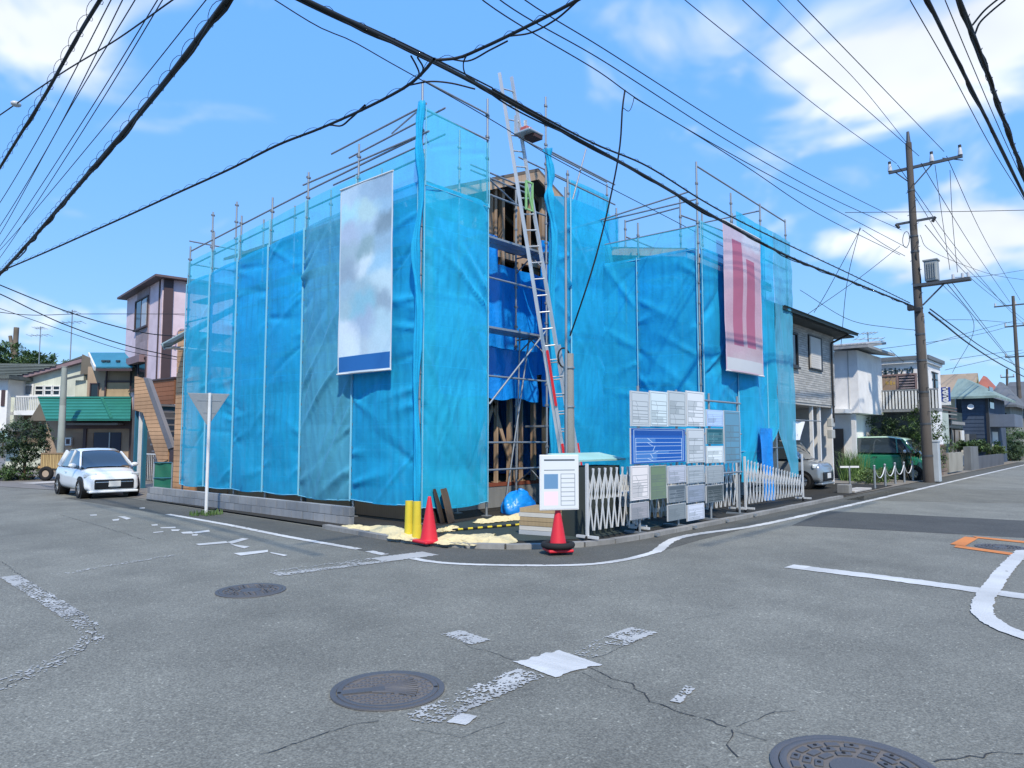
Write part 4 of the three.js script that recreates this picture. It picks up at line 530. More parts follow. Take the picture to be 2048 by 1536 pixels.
car('parked_van', 'green retro van with a white roof edge behind the chain posts', 32.3, -7.7, 0, {
  body: [[-1.68, .95, .62, .4], [-1.62, 1.1, .71, .25], [-1, 1.12, .74, .22], [.6, 1.1, .74, .22], [1.3, 1.0, .73, .22], [1.6, .86, .68, .24], [1.7, .62, .6, .3]],
  cabin: [[-1.6, 1.1, .62], [-1.45, 1.62, .60], [-1.0, 1.72, .62], [.2, 1.74, .62], [.75, 1.66, .60], [1.35, 1.0, .64]], roof: [-1.5, .85], roofMat: M('roof_mint', 0xb8d8c4, .3, { clearcoat: 1, map: null }), beltW: .71, belt: 1.08, pillars: [[1.15, .7], [.55, .5, .05], [-.95, -.95, .09], [-1.5, -1.38, .14]], lamp: [.55, .78, 1.52], mirror: .85, mirrorMat: mWhite, axles: [-1.1, 1.1], tyre: .28, grille: [.45, .34, .5, .0], plate: .36, bumper: mWhite,
}, paintG);
car('parked_car', 'grey compact car parked nose out under the grey tiled house', 24.1, -9.15, 0, {
  body: [[-1.68, .9, .62, .4], [-1.62, 1.0, .71, .25], [-1, 1.02, .74, .22], [.6, 1.0, .74, .22], [1.2, .96, .73, .22], [1.58, .86, .69, .22], [1.7, .6, .6, .28]],
  cabin: [[-1.6, 1.0, .62], [-1.45, 1.5, .60], [-1.0, 1.62, .60], [.1, 1.64, .60], [.55, 1.58, .58], [1.1, .98, .66]], roof: [-1.5, .6], beltW: .70, belt: .98, pillars: [[.98, .6], [-.2, -.15, .05], [-1.45, -1.3, .14]], lamp: [.57, .76, 1.5], mirror: .72, axles: [-1.05, 1.1], tyre: .28, grille: [.48, .3, .58, .0], plate: .38,
}, paintS);

// ---------- street side beyond the site ----------
const frameWin = (F, px0, py0, px1, py1, z, fm, gm, { t = .05, mull = 0, bars = 0 } = {}) => {
  const g = F.pz(px0, py0, px1, py1, z, z + .05); g.computeBoundingBox(); const B = g.boundingBox; const W = F.add('window', bx(B.min.x + t, B.max.x - t, B.min.y + t, B.max.y - t, z - .02, z + .012), gm);
  const fr = [bx(B.min.x, B.max.x, B.min.y, B.min.y + t, z, z + .055), bx(B.min.x, B.max.x, B.max.y - t, B.max.y, z, z + .055), bx(B.min.x, B.min.x + t, B.min.y + t, B.max.y - t, z, z + .053), bx(B.max.x - t, B.max.x, B.min.y + t, B.max.y - t, z, z + .053)]; for (let k = 1; k <= mull; k++) { const x = lerp(B.min.x, B.max.x, k / (mull + 1)); fr.push(bx(x - t / 2, x + t / 2, B.min.y + t, B.max.y - t, z, z + .045)); } F.add('window_frame', fr, fm, W); F.add('sill', bx(B.min.x - .03, B.max.x + .03, B.min.y - .05, B.min.y, z, z + .1), fm, W); return W;
};
const mFrameD = M('frame_bronze', 0x3b3a3a, .5, { metalness: .3 }), mBlackGap = M('door_shade_brown', 0x5f5650, .8, { map: tWood }), mWallW = M('white_render', 0xf2f3f2, .9, { map: tGrain, bump: .003 }), mRoofG = M('roof_slate', 0x565f62, .8, { map: tStain, bump: .01 });  // mBlackGap: dark brown for doors, also painting the shade in openings
{ // grey tiled house with a carport below
  const F = new Frame('tiled_house', 'grey tile clad house over a carport beside the second scaffold', 'house', 21.3, -8.0); const W = 5.55, y0 = 2.8, y1 = 5.35;
  const wall = F.add('upper_wall', bx(0, W, y0, y1, -6, -.02), M('grout_grey', 0x8b8c8c, .95)); const R = rng(3), gs = [[], [], []];
  for (let r = 0; r < 34; r++) for (let k = 0; k < 19; k++) { const x = k * .3 + (r & 1 ? .15 : 0) - .15, a = Math.max(0, x), b = Math.min(W, x + .292), y = y0 + r * .075; if (b - a < .02 || y + .07 > y1) continue; gs[Math.floor(R() * 3)].push(bx(a, b, y, y + .064, -.02, .002 + R() * .003)); }
  [0xb9bab6, 0xaeafac, 0xc3c3bf].forEach((c, i) => F.add('tile_cladding', gs[i], M('tile_' + i, c, .75), wall).userData.kind = 'stuff');
  const roof = F.add('roof', [quadPrism([V(-1, 5.42, .62), V(W + .75, 5.42, .62), V(W + .75, 6.7, -3), V(-1, 6.7, -3)], .09), bx(-1, W + .75, 5.28, 5.34, -6, .5)], mRoofG); F.add('gutter', new THREE.CylinderGeometry(.06, .06, W + 1.8, 8, 1, true, Math.PI / 2, Math.PI).rotateZ(Math.PI / 2).translate(W / 2 - .12, 5.36, .68), M('gutter_green', 0x33433f, .6), roof);
  frameWin(F, 1570, 662, 1597, 732, 0.006, mFrameD, mGlass, { t: .07, mull: 1 }); const sh = F.add('shutter', F.pz(1622, 676, 1642, 737, .006, .09), M('shutter_white', 0xd6d4ce, .6)); F.add('shutter_frame', F.pz(1619, 673, 1645, 741, .004, .05), mFrameD, sh); for (let k = 0; k < 14; k++) { const g = F.pz(1623, 677 + k * 4.3, 1641, 679.6 + k * 4.3, .09, .096); F.add('slat', g, M('shutter_white', 0xd6d4ce, .6), sh); }
  const dx = F.hz(1664, 750, .05).x; F.add('downpipe', [rod(V(dx, 2.2, .06), V(dx, 5.0, .06), .035), rod(V(dx, 5.0, .06), V(dx + .35, 5.3, .55), .035)], mFrameD);
  F.add('carport_ceiling', bx(0, W, 2.72, 2.8, -6, -.02), M('soffit', 0xb8b8b4, .9)); F.add('carport_back_wall', bx(0, W, 0, 2.72, -5.2, -5.1), M('carport_wall', 0x8b8d8f, .9, { map: tStain })); F.add('carport_side_wall', bx(-.1, 0, 0, 2.8, -6, -.02), mWallW); F.add('garage_door', bx(.6, 2.6, 0, 2.1, -5.1, -5.05), mBlackGap);
  for (const px of [1626, 1641]) { const x = F.hz(px, 850, -.1).x; F.add('carport_post', bx(x - .05, x + .05, 0, 2.72, -.2, -.1), mWhite); } F.add('carport_side_wall', bx(W - .02, W + .08, 0, 2.8, -6, -.15), mWallW); F.add('clothes_pole', rod(V(0, 2.2, .3), V(3, 2.2, .3), .018), mSteel); for (const y of [1.65, 2.05]) F.add('meter_box', rb(W - .7, W - .35, y, y + .3, -.1, .06, .02), M('meter_pale', 0xb9bcb9, .6));
  const t = printTex(96, 160, (c, w, h) => { c.fillStyle = '#eceff1'; c.fillRect(0, 0, w, h); c.fillStyle = '#55585c'; c.fillRect(w * .12, h * .72, w * .06, h * .1); c.fillRect(w * .36, h * .71, w * .14, h * .025); c.fillRect(w * .36, h * .76, w * .14, h * .025); c.fillRect(w * .58, h * .7, w * .05, h * .12); });
  const a = F.hz(1583, 842, .3), b = F.hz(1609, 880, .3); const H = new Frame('hanging_cloth', 'white printed cloth hanging from a pole at the carport', 'cloth', 21.3 + a.x, -8.0 + .3, 0, null, 0); H.add('cloth', surf(14, 14, (u, v) => V(lerp(0, (b.x - a.x) * (1 - .25 * (1 - v)), u), lerp(b.y, a.y, v), .05 * Math.sin(u * 5 + v * 2))), new THREE.MeshStandardMaterial({ map: t, roughness: .8, side: THREE.DoubleSide, name: 'cloth_print' }), null, true);
}
{ // white rendered house behind
  const F = new Frame('white_house', 'tall white rendered house behind the grey tiled house', 'house', 30.2, -9, 90); const x0 = F.hz(1640, 760).x, x1 = F.hz(1716, 760).x, yb = F.hz(1700, 826).y, yt = F.hz(1690, 702).y;
  F.add('wall', bx(x0, x1, yb, yt, -3.6, 0), mWallW); const roof = F.add('roof', [quadPrism([V(x0 - .5, yt + .12, .6), V(x1 + .55, yt + .12, .6), V(x1 + .55, yt + .5, -2.2), V(x0 - .5, yt + .5, -2.2)], .1), quadPrism([V(x1 + .55, yt + .12, .6), V(x1 + .56, yt + .12, -3.6), V(x1 - 2, yt + .5, -3), V(x1 - 2, yt + .5, -2.2)], .1)], M('roof_pale', 0x9fa3a4, .7, { map: tStain })); for (let k = 0; k < 18; k++) { const x = lerp(x0 - .4, x1 + .45, k / 17); F.add('roof_tile_row', beam(V(x, yt + .17, .6), V(x, yt + .55, -2.2), .09, .05), M('tile_pale', 0xc3c6c6, .5), roof); }
  F.add('wall_joint', bx(F.hz(1697, 760).x - .015, F.hz(1697, 760).x + .015, yb, yt, 0, .02), M('joint_grey', 0xb8bbbc, .9)); F.add('ground_floor', bx(x0, x1 - .5, 0, yb - .02, -3.6, -1), mWallW); F.add('door', bx(x1 - 1.7, x1 - .9, 0, 2.05, -1, -.94), mBlackGap); F.add('awning', F.pz(1652, 818, 1690, 826, 0, .9), mWhite); F.add('porch_post', bx(x1 - .35, x1 - .2, 0, yb, -.3, -.15), mWhite); F.add('porch_post', bx(x1 - 2.2, x1 - 2.1, 0, yb, .5, .6), M('post_grey', 0x6f7477, .7));
}
const strokes = { ten: [[[.15, .15], [.85, .15]], [[.08, .42], [.92, .42]], [[.5, .15], [.45, .6], [.08, .95]], [[.5, .45], [.65, .75], [.95, .95]]], ki: [[[.15, .35], [.85, .28]], [[.1, .62], [.9, .55]], [[.42, .05], [.6, .98]]], ra: [[[.2, .1], [.8, .1]], [[.12, .38], [.88, .38], [.75, .7], [.4, .97]]], ka: [[[.1, .32], [.88, .32], [.82, .8], [.68, .93], [.55, .88]], [[.45, .05], [.42, .5], [.12, .95]]], n: [[[.12, .18], [.38, .32]], [[.12, .9], [.55, .72], [.9, .28]]], ko: [[[.12, .2], [.85, .2], [.85, .85]], [[.08, .85], [.9, .85]]], u: [[[.5, .02], [.5, .2]], [[.15, .45], [.15, .22], [.85, .22], [.75, .6], [.35, .97]]], T: [[[.05, .08], [.95, .08]], [[.5, .08], [.5, .97]]], O: [Array.from({ length: 15 }, (_, i) => [.5 + .42 * Math.sin(i / 14 * 6.283), .5 - .44 * Math.cos(i / 14 * 6.283)])] };
function letter(k, x, y, w, h, z, t, turn) { const g = []; for (const l of strokes[k]) for (let i = 0; i < l.length - 1; i++) { const q = ([a, b]) => turn ? [x + (1 - b) * w, y - a * h] : [x + a * w, y - b * h]; const A = q(l[i]), B = q(l[i + 1]), L = Math.hypot(B[0] - A[0], B[1] - A[1]) + t * .8, m = new THREE.BoxGeometry(L, t, .012); m.rotateZ(Math.atan2(B[1] - A[1], B[0] - A[0])); m.translate((A[0] + B[0]) / 2, (A[1] + B[1]) / 2, z + i * .0007); g.push(m); } return g; }
{ // flat roofed white building with lettering and a slatted balcony
  const F = new Frame('shop_building', 'white flat roofed building with katakana lettering above a slatted balcony', 'building', 34.5, -9, 90); const x0 = F.hz(1716, 760).x, x1 = F.hz(1852, 760).x, yt = F.hz(1790, 722).y, D = -F.hx(1881, 760, x1).z;
  F.add('wall', bx(x0, x1, 0, yt, -D, 0), mWallW); F.add('parapet_cap', bx(x0 - .1, x1 + .18, yt, yt + .16, -D - .15, .2), M('cap_grey', 0x70767a, .6)); F.add('fascia', bx(x0 - .05, x1 + .1, yt - .14, yt, -D, .14), mWhite);
  const w = frameWin(F, 1757, 748, 1834, 783, .0, M('frame_rose', 0x8c7673, .6), mGlass, { t: .08, mull: 1 }); F.add('window_panel', F.pz(1760, 752, 1794, 780, .012, .02), M('panel_tan', 0xa58f7c, .7), w); for (let k = 0; k < 5; k++) F.add('blind_slat', F.pz(1798, 753 + k * 5.4, 1831, 755.5 + k * 5.4, .012, .03), M('blind', 0x9c8f92, .7), w); for (const [a, b, c, d] of [[1771, 763, 1777, 769], [1780, 762, 1784, 770], [1786, 764, 1790, 769]]) F.add('gilt_mark', F.pz(a, b, c, d, .02, .026), M('gilt', 0xc0a25c, .5), w);
  const names = ['ten', 'ki', 'ra', 'ka', 'n', 'ko', 'u'], a = F.hz(1757, 745), b = F.hz(1829, 739), lw = (b.x - a.x) / 7; names.forEach((k, i) => F.add('letter', letter(k, a.x + i * lw, a.y + .16, lw * .84, .40, .03, .055), M('letter_teal', 0x26434c, .6)));
  const bz = .85, bx0 = F.hz(1721, 800, bz).x, bx1 = F.hz(1876, 795, bz).x, by0 = F.hz(1800, 818, bz).y, by1 = F.hz(1800, 782, bz).y; const B = F.add('balcony_floor', bx(bx0, bx1, by0 - .12, by0, .0, bz), M('balcony_grey', 0x8d9194, .8)); F.add('balcony_rail', bx(bx0, bx1, by1, by1 + .06, bz - .06, bz + .02), M('rail_grey', 0x8e9396, .6), B); const n = 24; for (let k = 0; k < n; k++) { const x = lerp(bx0, bx1, (k + .5) / n); F.add('balcony_slat', bx(x - (bx1 - bx0) / n * .28, x + (bx1 - bx0) / n * .28, by0, by1, bz - .02, bz + .012), mWhite, B); } F.add('balcony_screen', bx(bx0, bx1, by0, by1, bz - .06, bz - .04), M('screen_grey', 0x454b50, .7), B);
  F.add('shade_wall', bx(x0, x1, 0, by0 - .15, .02, .06), M('shade_grey', 0x8b9092, .9, { map: tStain })); const sw = F.add('side_window', F.px(1866, 746, 1876, 776, x1, x1 + .02), mGlass); F.add('window_frame', [F.px(1866, 758, 1876, 760, x1 + .02, x1 + .05), F.px(1870, 746, 1871.4, 776, x1 + .02, x1 + .05), F.px(1865, 744.5, 1877, 746.5, x1, x1 + .05)], mFrameD, sw);  // grey sheet on the wall stands for the shade under the balcony
}
{ const F = new Frame('blue_sign', 'blue vertical sign with white letters TOTO beside the slatted balcony', 'sign', 38, -7.6, 90); const a = F.hz(1879, 775), b = F.hz(1901, 803), c = F.hz(1890, 810); const p = F.add('sign_panel', bx(a.x, b.x, b.y, a.y, -.1, .0), M('sign_blue', 0x1a3f9e, .4)); F.add('white_foot', bx(a.x, b.x, c.y, b.y, -.1, .002), mWhite); ['T', 'O', 'T', 'O'].forEach((k, i) => { const h = (a.y - b.y) / 4; F.add('letter', letter(k, a.x + (b.x - a.x) * .34, a.y - i * h - h * .1, (b.x - a.x) * .42, h * .8, .012, .075, true), mWhite, p); }); F.add('bracket', [rod(V(a.x, 0, -.05), V(a.x, a.y, -.05), .04), bx(a.x - .6, a.x, a.y - .1, a.y - .04, -.08, -.02)], mSteel); }
{ // tan roofed house, gable end to the road
  const F = new Frame('tan_house', 'cream house with a tan gable roof beyond the blue sign', 'house', 43, -9); const x0 = F.hz(1893, 800, -1).x, x1 = F.hz(1937, 800).x, xm = (x0 + x1) / 2 + .8, ye = F.hz(1937, 787).y, ya = F.hz(1925, 744).y; const cream = M('cream_wall', 0xd8cba8, .9, { map: tStain });
  F.add('wall', bx(x0, x1, 0, ye - .05, -7, 0), cream); F.add('gable', prism([[x0, ye - .05], [x1, ye - .05], [xm, ya - .15]], -.3, 0), cream); for (const [xe, s] of [[x0 - .6, -1], [x1 + .5, 1]]) { const r = F.add('roof', quadPrism([V(xm, ya, .7), V(xe, ye - .25, .7), V(xe, ye - .25, -7.5), V(xm, ya, -7.5)], .12), M('roof_tan', 0xab9a84, .85, { map: tStain, bump: .006 })); F.add('barge_board', prism([[xm, ya - .12], [xe, ye - .37], [xe, ye - .62], [xm, ya - .37]], .62, .68), M('barge_cream', 0xcdb98a, .7), r); }
  F.add('white_panel', F.pz(1912, 786, 1933, 826, 0, .05), M('panel_pale2', 0xc9d2d8, .8)); F.add('canopy', F.pz(1896, 843, 1930, 849, 0, 1.2), M('canopy_grey', 0x9a9a98, .7)); F.add('canopy', F.pz(1898, 852, 1922, 856, 0, 1.6), mFrameD); F.add('door', F.pz(1900, 858, 1934, 925, 0, .02), mBlackGap); for (const px of [1903, 1912, 1918]) F.add('fence_board', F.pz(px, 860, px + 5, 905, 1.1, 1.14), M('fence_weathered', 0x8f8b86, .85, { map: tWood })); F.add('white_gate_post', F.pz(1926, 861, 1930, 930, 1.2, 1.3), mWhite); F.add('grey_post', F.pz(1936, 868, 1940, 938, 1.2, 1.3), mConc);
}
{ const F = new Frame('shop_front_frame', 'weathered frame with a pale green vertical board below the blue sign', 'frame', 38, -7.4, 0); F.add('board', F.pz(1884, 826, 1898, 887, 0, .04), M('board_mint', 0xc2cfc4, .8, { map: tStain })); for (const [a, b, c, d] of [[1889, 853, 1891, 862], [1889, 866, 1892, 876]]) F.add('painted_mark', F.pz(a, b, c, d, .04, .045), M('mark_grey', 0x66706c, .8)); for (const y of [813, 819, 826, 835]) F.add('rail', F.pz(1878, y, 1914, y + 2.6, -.2, -.1), y % 2 ? M('rail_brown', 0x6f625c, .8) : mConc); for (const px of [1872, 1880, 1902]) F.add('post', F.pz(px, 820, px + 2.2, 890, -.3, -.2), mFrameD); F.add('shade_panel', F.pz(1866, 830, 1884, 890, -.5, -.4), M('shade_green_grey', 0x5d6a62, .9, { map: tStain })); }  // green-grey panel at the back is shade painted as a sheet
{ // stone pillar wall and concrete wall on the road edge
  const F = new Frame('stone_wall', 'brown layered stone garden wall behind the utility pole', 'wall', 36, -6.55); const g = F.pz(1864, 888, 1894, 949, -.3, 0); g.computeBoundingBox(); const B = g.boundingBox; F.add('core', bx(B.min.x + .02, B.max.x - .02, 0, B.max.y - .02, -.3, -.03), M('stone_joint', 0x4a443f, .95)); const R = rng(9), cs = [0x8a7767, 0x978a7c, 0x7a6a60].map((c, i) => M('stone_' + i, c, .9, { map: tStain, bump: .008 })); for (let r = 0; r < 8; r++) { const h = B.max.y / 8; let x = B.min.x; while (x < B.max.x - .1) { const w = Math.min(B.max.x - x, .5 + R() * .6); F.add('stone', rb(x, x + w - .02, r * h, r * h + h - .02, -.32, -.02 + R() * .04, .015, 1), cs[Math.floor(R() * 3)]); x += w; } }
  const F2 = new Frame('concrete_wall', 'stained low concrete wall beyond the stone wall', 'wall', 40, -6.5); F2.add('wall', F2.pz(1898, 905, 1926, 943, -.15, 0), M('conc_stained', 0xaaa79a, .93, { map: tStain, bump: .004 })); const F3 = new Frame('grey_wall', 'dark grey block wall with a pillar before the navy house', 'wall', 50, -6.4); F3.add('wall', F3.pz(1955, 910, 2008, 942, -.15, 0), M('wall_dark', 0x5f646b, .93, { map: tStain })); F3.add('pillar', F3.pz(1942, 893, 1957, 941, -.3, .02), M('pillar_grey', 0x7b7f80, .93, { map: tStain }));
}
{ // navy house
  const F = new Frame('navy_house', 'dark navy clad house with a balcony beyond the cream house', 'house', 54, -10, 90); const navy = M('navy_siding', 0x46566a, .85, { map: tStain }); const x0 = F.hz(1925, 850).x, x1 = F.hz(1977, 850).x, yt = F.hz(1950, 793).y; const wl = F.add('wall', bx(x0, x1, 0, yt, -8, 0), navy); for (let k = 1; k < 18; k++) F.add('siding_joint', bx(x0, x1, yt * k / 18 - .012, yt * k / 18, 0, .02), M('navy_joint', 0x3b4a5c, .9), wl); F.add('roof', [quadPrism([V(x0 - .6, yt, .6), V(x1 + .6, yt, .6), V(x1 - 1.6, yt + 1.4, -3), V(x0 - .6, yt + 1.4, -3)], .15), quadPrism([V(x1 + .6, yt, .6), V(x1 + .6, yt, -8.5), V(x1 - 1.6, yt + 1.4, -7), V(x1 - 1.6, yt + 1.4, -3)], .15)], M('roof_sage', 0x8aa098, .8, { map: tStain })); F.add('corner_pipe', bx(x1 - .1, x1 + .06, 0, yt, 0, .1), mFrameD); F.add('balcony', bx(x1, x1 + 1.3, F.hx(1985, 850, x1 + 1).y, F.hx(1985, 822, x1 + 1).y, -5, -.6), M('balcony_navy', 0x6a7686, .85)); F.add('window', bx(x1, x1 + .04, 3.6, 5.0, -2.5, -.8), mGlass); F.add('dish', new THREE.SphereGeometry(.26, 14, 6, 0, 6.3, 0, .8).rotateX(-1.9).translate(F.hz(1943, 812).x, F.hz(1943, 812).y, .5), mWhite); F.add('air_unit', F.pz(1940, 868, 1950, 880, 0, .4), M('unit_grey', 0x3a4248, .7)); F.add('porch_door', bx(x1, x1 + .05, 0, 2.1, -3.5, -1.2), mWhite); }
const far = (name, label, X, Z, px0, px1, pt, col, roofC, rise, pyB = 905) => { const F = new Frame(name, label, 'house', X, Z, 90); const x0 = F.hz(px0, 850).x, x1 = F.hz(px1, 850).x, yt = F.hz((px0 + px1) / 2, pt).y; F.add('wall', bx(x0, x1, 0, yt, -9, 0), M('far_wall_' + col, col, .9, { map: tStain })); F.add('roof', [quadPrism([V(x0 - .5, yt, .6), V(x1 + .5, yt, .6), V(x1 - 1, yt + rise, -4), V(x0 + .2, yt + rise, -4)], .2), quadPrism([V(x1 + .5, yt, .6), V(x1 + .5, yt, -9), V(x1 - 1, yt + rise, -6), V(x1 - 1, yt + rise, -4)], .2)], M('far_roof_' + roofC, roofC, .85, { map: tStain })); const W = F.add('window', bx(lerp(x0, x1, .3), lerp(x0, x1, .42), yt * .55, yt * .85, .0, .04), mGlass); F.add('window', bx(lerp(x0, x1, .62), lerp(x0, x1, .8), yt * .55, yt * .85, .0, .04), mGlass); return F; };
far('far_house', 'far pale house with a grey tiled roof beyond the navy house', 72, -11, 1984, 2022, 810, 0x9a9a92, 0x6d7276, 2.2); far('far_house', 'far house with a terracotta roof behind the navy house', 88, -22, 1955, 1984, 792, 0xb7aea2, 0xb06a55, 2.4); far('far_house', 'far grey house behind the hedge', 84, -9, 2008, 2075, 812, 0x8a8b86, 0x666b70, 2.6); far('far_house', 'far house with a flat dark roof by the slim poles', 100, -16, 2015, 2060, 790, 0xa5a49c, 0x7c7f83, 1.6);
// ---------- street side beyond the block wall ----------
const pxQ = (F, z, l) => l.map(([a, b]) => { const p = F.hz(a, b, z); return [p.x, p.y]; });
function boardsIn(F, poly2, step, z0, z1, mat, parent, name = 'board') {   // horizontal boards filling a polygon of [x, y]
  const ys = poly2.map((p) => p[1]), y0 = Math.min(...ys), y1 = Math.max(...ys);
  const span = (y) => { const xs = []; poly2.forEach((p, i) => { const q = poly2[(i + 1) % poly2.length]; if ((p[1] - y) * (q[1] - y) < 0) xs.push(p[0] + (q[0] - p[0]) * (y - p[1]) / (q[1] - p[1])); }); xs.sort((a, b) => a - b); return xs; };
  for (let y = y0; y < y1 - .01; y += step) { const a = span(y + .004), b = span(Math.min(y1, y + step - .012) - .002); for (let k = 0; k + 1 < Math.min(a.length, b.length); k += 2) F.add(name, prism([[a[k], y], [a[k + 1], y], [b[k + 1], y + step - .012], [b[k], y + step - .012]], z0, z1), mat, parent); }
}
const mPink = M('pink_render', 0xe6d3dc, .9, { map: tGrain }), mBrownTrim = M('brown_trim', 0x4c3c3e, .6), mClap = M('tan_clapboard', 0xe0b184, .75, { map: tWood }), mClapDark = M('brown_clapboard', 0xa06a48, .75, { map: tWood }), mTeal = M('teal_paint', 0x2f6f86, .55), mStepG = M('step_grey', 0x77777c, .7);
{
  const c = ground(311, 950), F = new Frame('pink_building', 'tall narrow pink three storey building with brown trim', 'building', c.x, c.z, 98.1);
  const xl = F.hz(248, 760).x, yt = F.hz(311, 566).y, D = 9; F.add('wall', bx(xl, 0, 0, yt, -D, 0), mPink);
  F.add('roof', bx(xl - .35, .4, yt, yt + .10, -D - .4, .42), M('roof_brown', 0x6a5a5c, .7)); F.add('corner_trim', bx(-.02, .09, 1.0, yt, -.45, -.05), mBrownTrim); F.add('corner_trim', bx(-.42, -.32, .8, yt, .0, .05), mBrownTrim);
  F.add('stone_column', F.pz(268, 578, 292, 935, 0, .035), M('stone_grey_pink', 0xa99a9f, .9, { map: tStain, bump: .01 })); frameWin(F, 269, 597, 294, 656, .036, mBrownTrim, mGlass, { t: .06, mull: 1 }); F.add('sash', F.pz(283, 600, 292, 651, .05, .085), M('sash_pale', 0xb5bcc6, .4)); frameWin(F, 260, 718, 290, 778, .036, mBrownTrim, mGlass, { t: .07, mull: 1 }); F.add('shutter_box', F.pz(252, 713, 278, 727, .036, .3), M('shutter_box', 0x8a7478, .7)); F.add('entrance', F.pz(256, 838, 292, 930, .036, .06), mBrownTrim);
  F.add('side_joint', bx(.0, .006, F.hx(340, 628, 0).y, F.hx(340, 628, 0).y + .02, -D, 0), M('joint_pink', 0xb9a3b0, .9)); F.add('side_pipe', tube([V(.06, yt - 3.2, -.6), V(.06, yt - 2.4, -.7), V(.06, yt - 2.25, -1.0), V(.06, yt - 2.5, -1.5), V(.06, 2.5, -1.55)], .03, 30, 6), M('pipe_pink', 0xcbb4c0, .7)); F.add('side_pipe', rod(V(.08, 3, -1.2), V(.08, yt - 4.6, -1.2), .06), M('pipe_pale', 0xd6d0d4, .6)); F.add('side_meter', rb(.0, .2, yt - 5.6, yt - 5.2, -.95, -.7, .03), mSteel);
}
{ // tan clapboard house and its outside stair
  const F = new Frame('tan_stair_house', 'tan clapboard house corner and outside stair beside the parked hatchback', 'house', 9.9, -23.5, 90);
  const side = F.add('wall_core', bx(F.hz(351, 800).x, 2.2, 0, F.hz(356, 668).y, -3, -.04), M('tan_core', 0xb98f68, .9)); const y1 = F.hz(356, 668).y; for (let y = 0; y < y1; y += .16) F.add('board', bx(F.hz(351, 800).x, 2.2, y, y + .148, -.04, .0), mClap, side);
  const e = F.hz(330, 688, .7), t = F.hz(366, 618, .2); const roof = F.add('roof', quadPrism([V(e.x, e.y, .75), V(2.6, e.y, .75), V(2.6, t.y + 1.0, -2.4), V(e.x, t.y + 1.0, -2.4)], .10), M('roof_dark_green', 0x3d4a4a, .7)); F.add('barge_board', beam(V(e.x - .03, e.y - .09, .75), V(e.x - .03, t.y + .91, -2.4), .05, .2), M('barge_blue', 0xa5c2cc, .6), roof); F.add('soffit', bx(e.x, 2.5, e.y - .14, e.y - .11, -2, .7), mWhite, roof);
  const P = pxQ(F, .0, [[269.8, 757], [288, 755.6], [337, 898], [336, 926], [317, 926], [285, 821], [269, 821]]); const st = F.add('stair_panel_core', prism(P, -.06, -.012), M('tan_core', 0xb98f68, .9)); boardsIn(F, P, .125, -.012, .012, mClap, st);
  const cap = pxQ(F, .02, [[287.5, 755], [297, 757.5], [346, 895], [337, 898.5]]); F.add('stair_cap', prism(cap, -.08, .035), mStepG); F.add('newel_face', prism(pxQ(F, .03, [[337, 899], [345.5, 895], [345, 926], [336, 926]]), -.08, .0), mBrownTrim);
  const bxl = F.hz(303, 780, -1.1), bxr = F.hz(348, 780, -1.1), yb0 = F.hz(325, 810, -1.1).y, yb1 = F.hz(325, 760, -1.1).y; const bal = F.add('balcony_core', bx(bxl.x, bxr.x, yb0, yb1, -1.2, -1.12), M('brown_core', 0x7c5238, .9)); for (let y = yb0; y < yb1 - .05; y += .16) F.add('board', bx(bxl.x, bxr.x, y, y + .148, -1.12, -1.1), mClapDark, bal); F.add('balcony_cap', bx(bxl.x - .03, bxr.x + .03, yb1, yb1 + .06, -1.24, -1.06), mBrownTrim, bal); F.add('landing', bx(F.hz(269, 821).x, bxr.x, yb0 - .2, yb0 - .02, -1.3, -.1), mTeal);
  for (const [p, w] of [[270, 2.5], [278, 1.6], [286.5, 3.2]]) { const x = F.hz(p, 880, -.1).x; F.add('post', bx(x - w * .018, x + w * .018, 0, F.hz(p, 822, -.1).y, -.2, -.08), p === 278 ? mWhite : mTeal); }
  const n = 13, a = F.hz(338, 922, -.3), b = F.hz(300, 812, -.3); for (let k = 0; k < n; k++) { const x = lerp(a.x, b.x, k / (n - 1)), y = lerp(.12, b.y, k / (n - 1)); F.add('step', bx(x - .13, x + .13, y, y + .05, -1.15, -.08), mStepG); }
  F.add('stair_stringer', beam(V(F.hz(346, 812, -1.2).x, F.hz(346, 812, -1.2).y, -1.2), V(F.hz(361, 852, -1.2).x, F.hz(361, 852, -1.2).y, -1.2), .06, .14), mTeal); for (let k = 0; k < 6; k++) F.add('rail_bar', rod(V(F.hz(322, 822 + k * 14, -1.3).x, F.hz(322, 822 + k * 14, -1.3).y, -1.3), V(F.hz(357, 822 + k * 14, -1.3).x, F.hz(357, 822 + k * 14, -1.3).y, -1.3), .015), mStepG); F.add('wire_fence', [bx(F.hz(278, 910, -1.5).x, F.hz(318, 910, -1.5).x, 1.05, 1.09, -1.52, -1.5), ...Array.from({ length: 12 }, (_, k) => { const x = lerp(F.hz(278, 910, -1.5).x, F.hz(318, 910, -1.5).x, k / 11); return bx(x - .008, x + .008, .1, 1.05, -1.515, -1.505); })], mWhite).userData.kind = 'stuff'; F.add('under_stair_wall', bx(F.hz(262, 900, -2).x, F.hz(352, 900, -2).x, 0, yb0, -2.1, -2), mBlackGap);
}
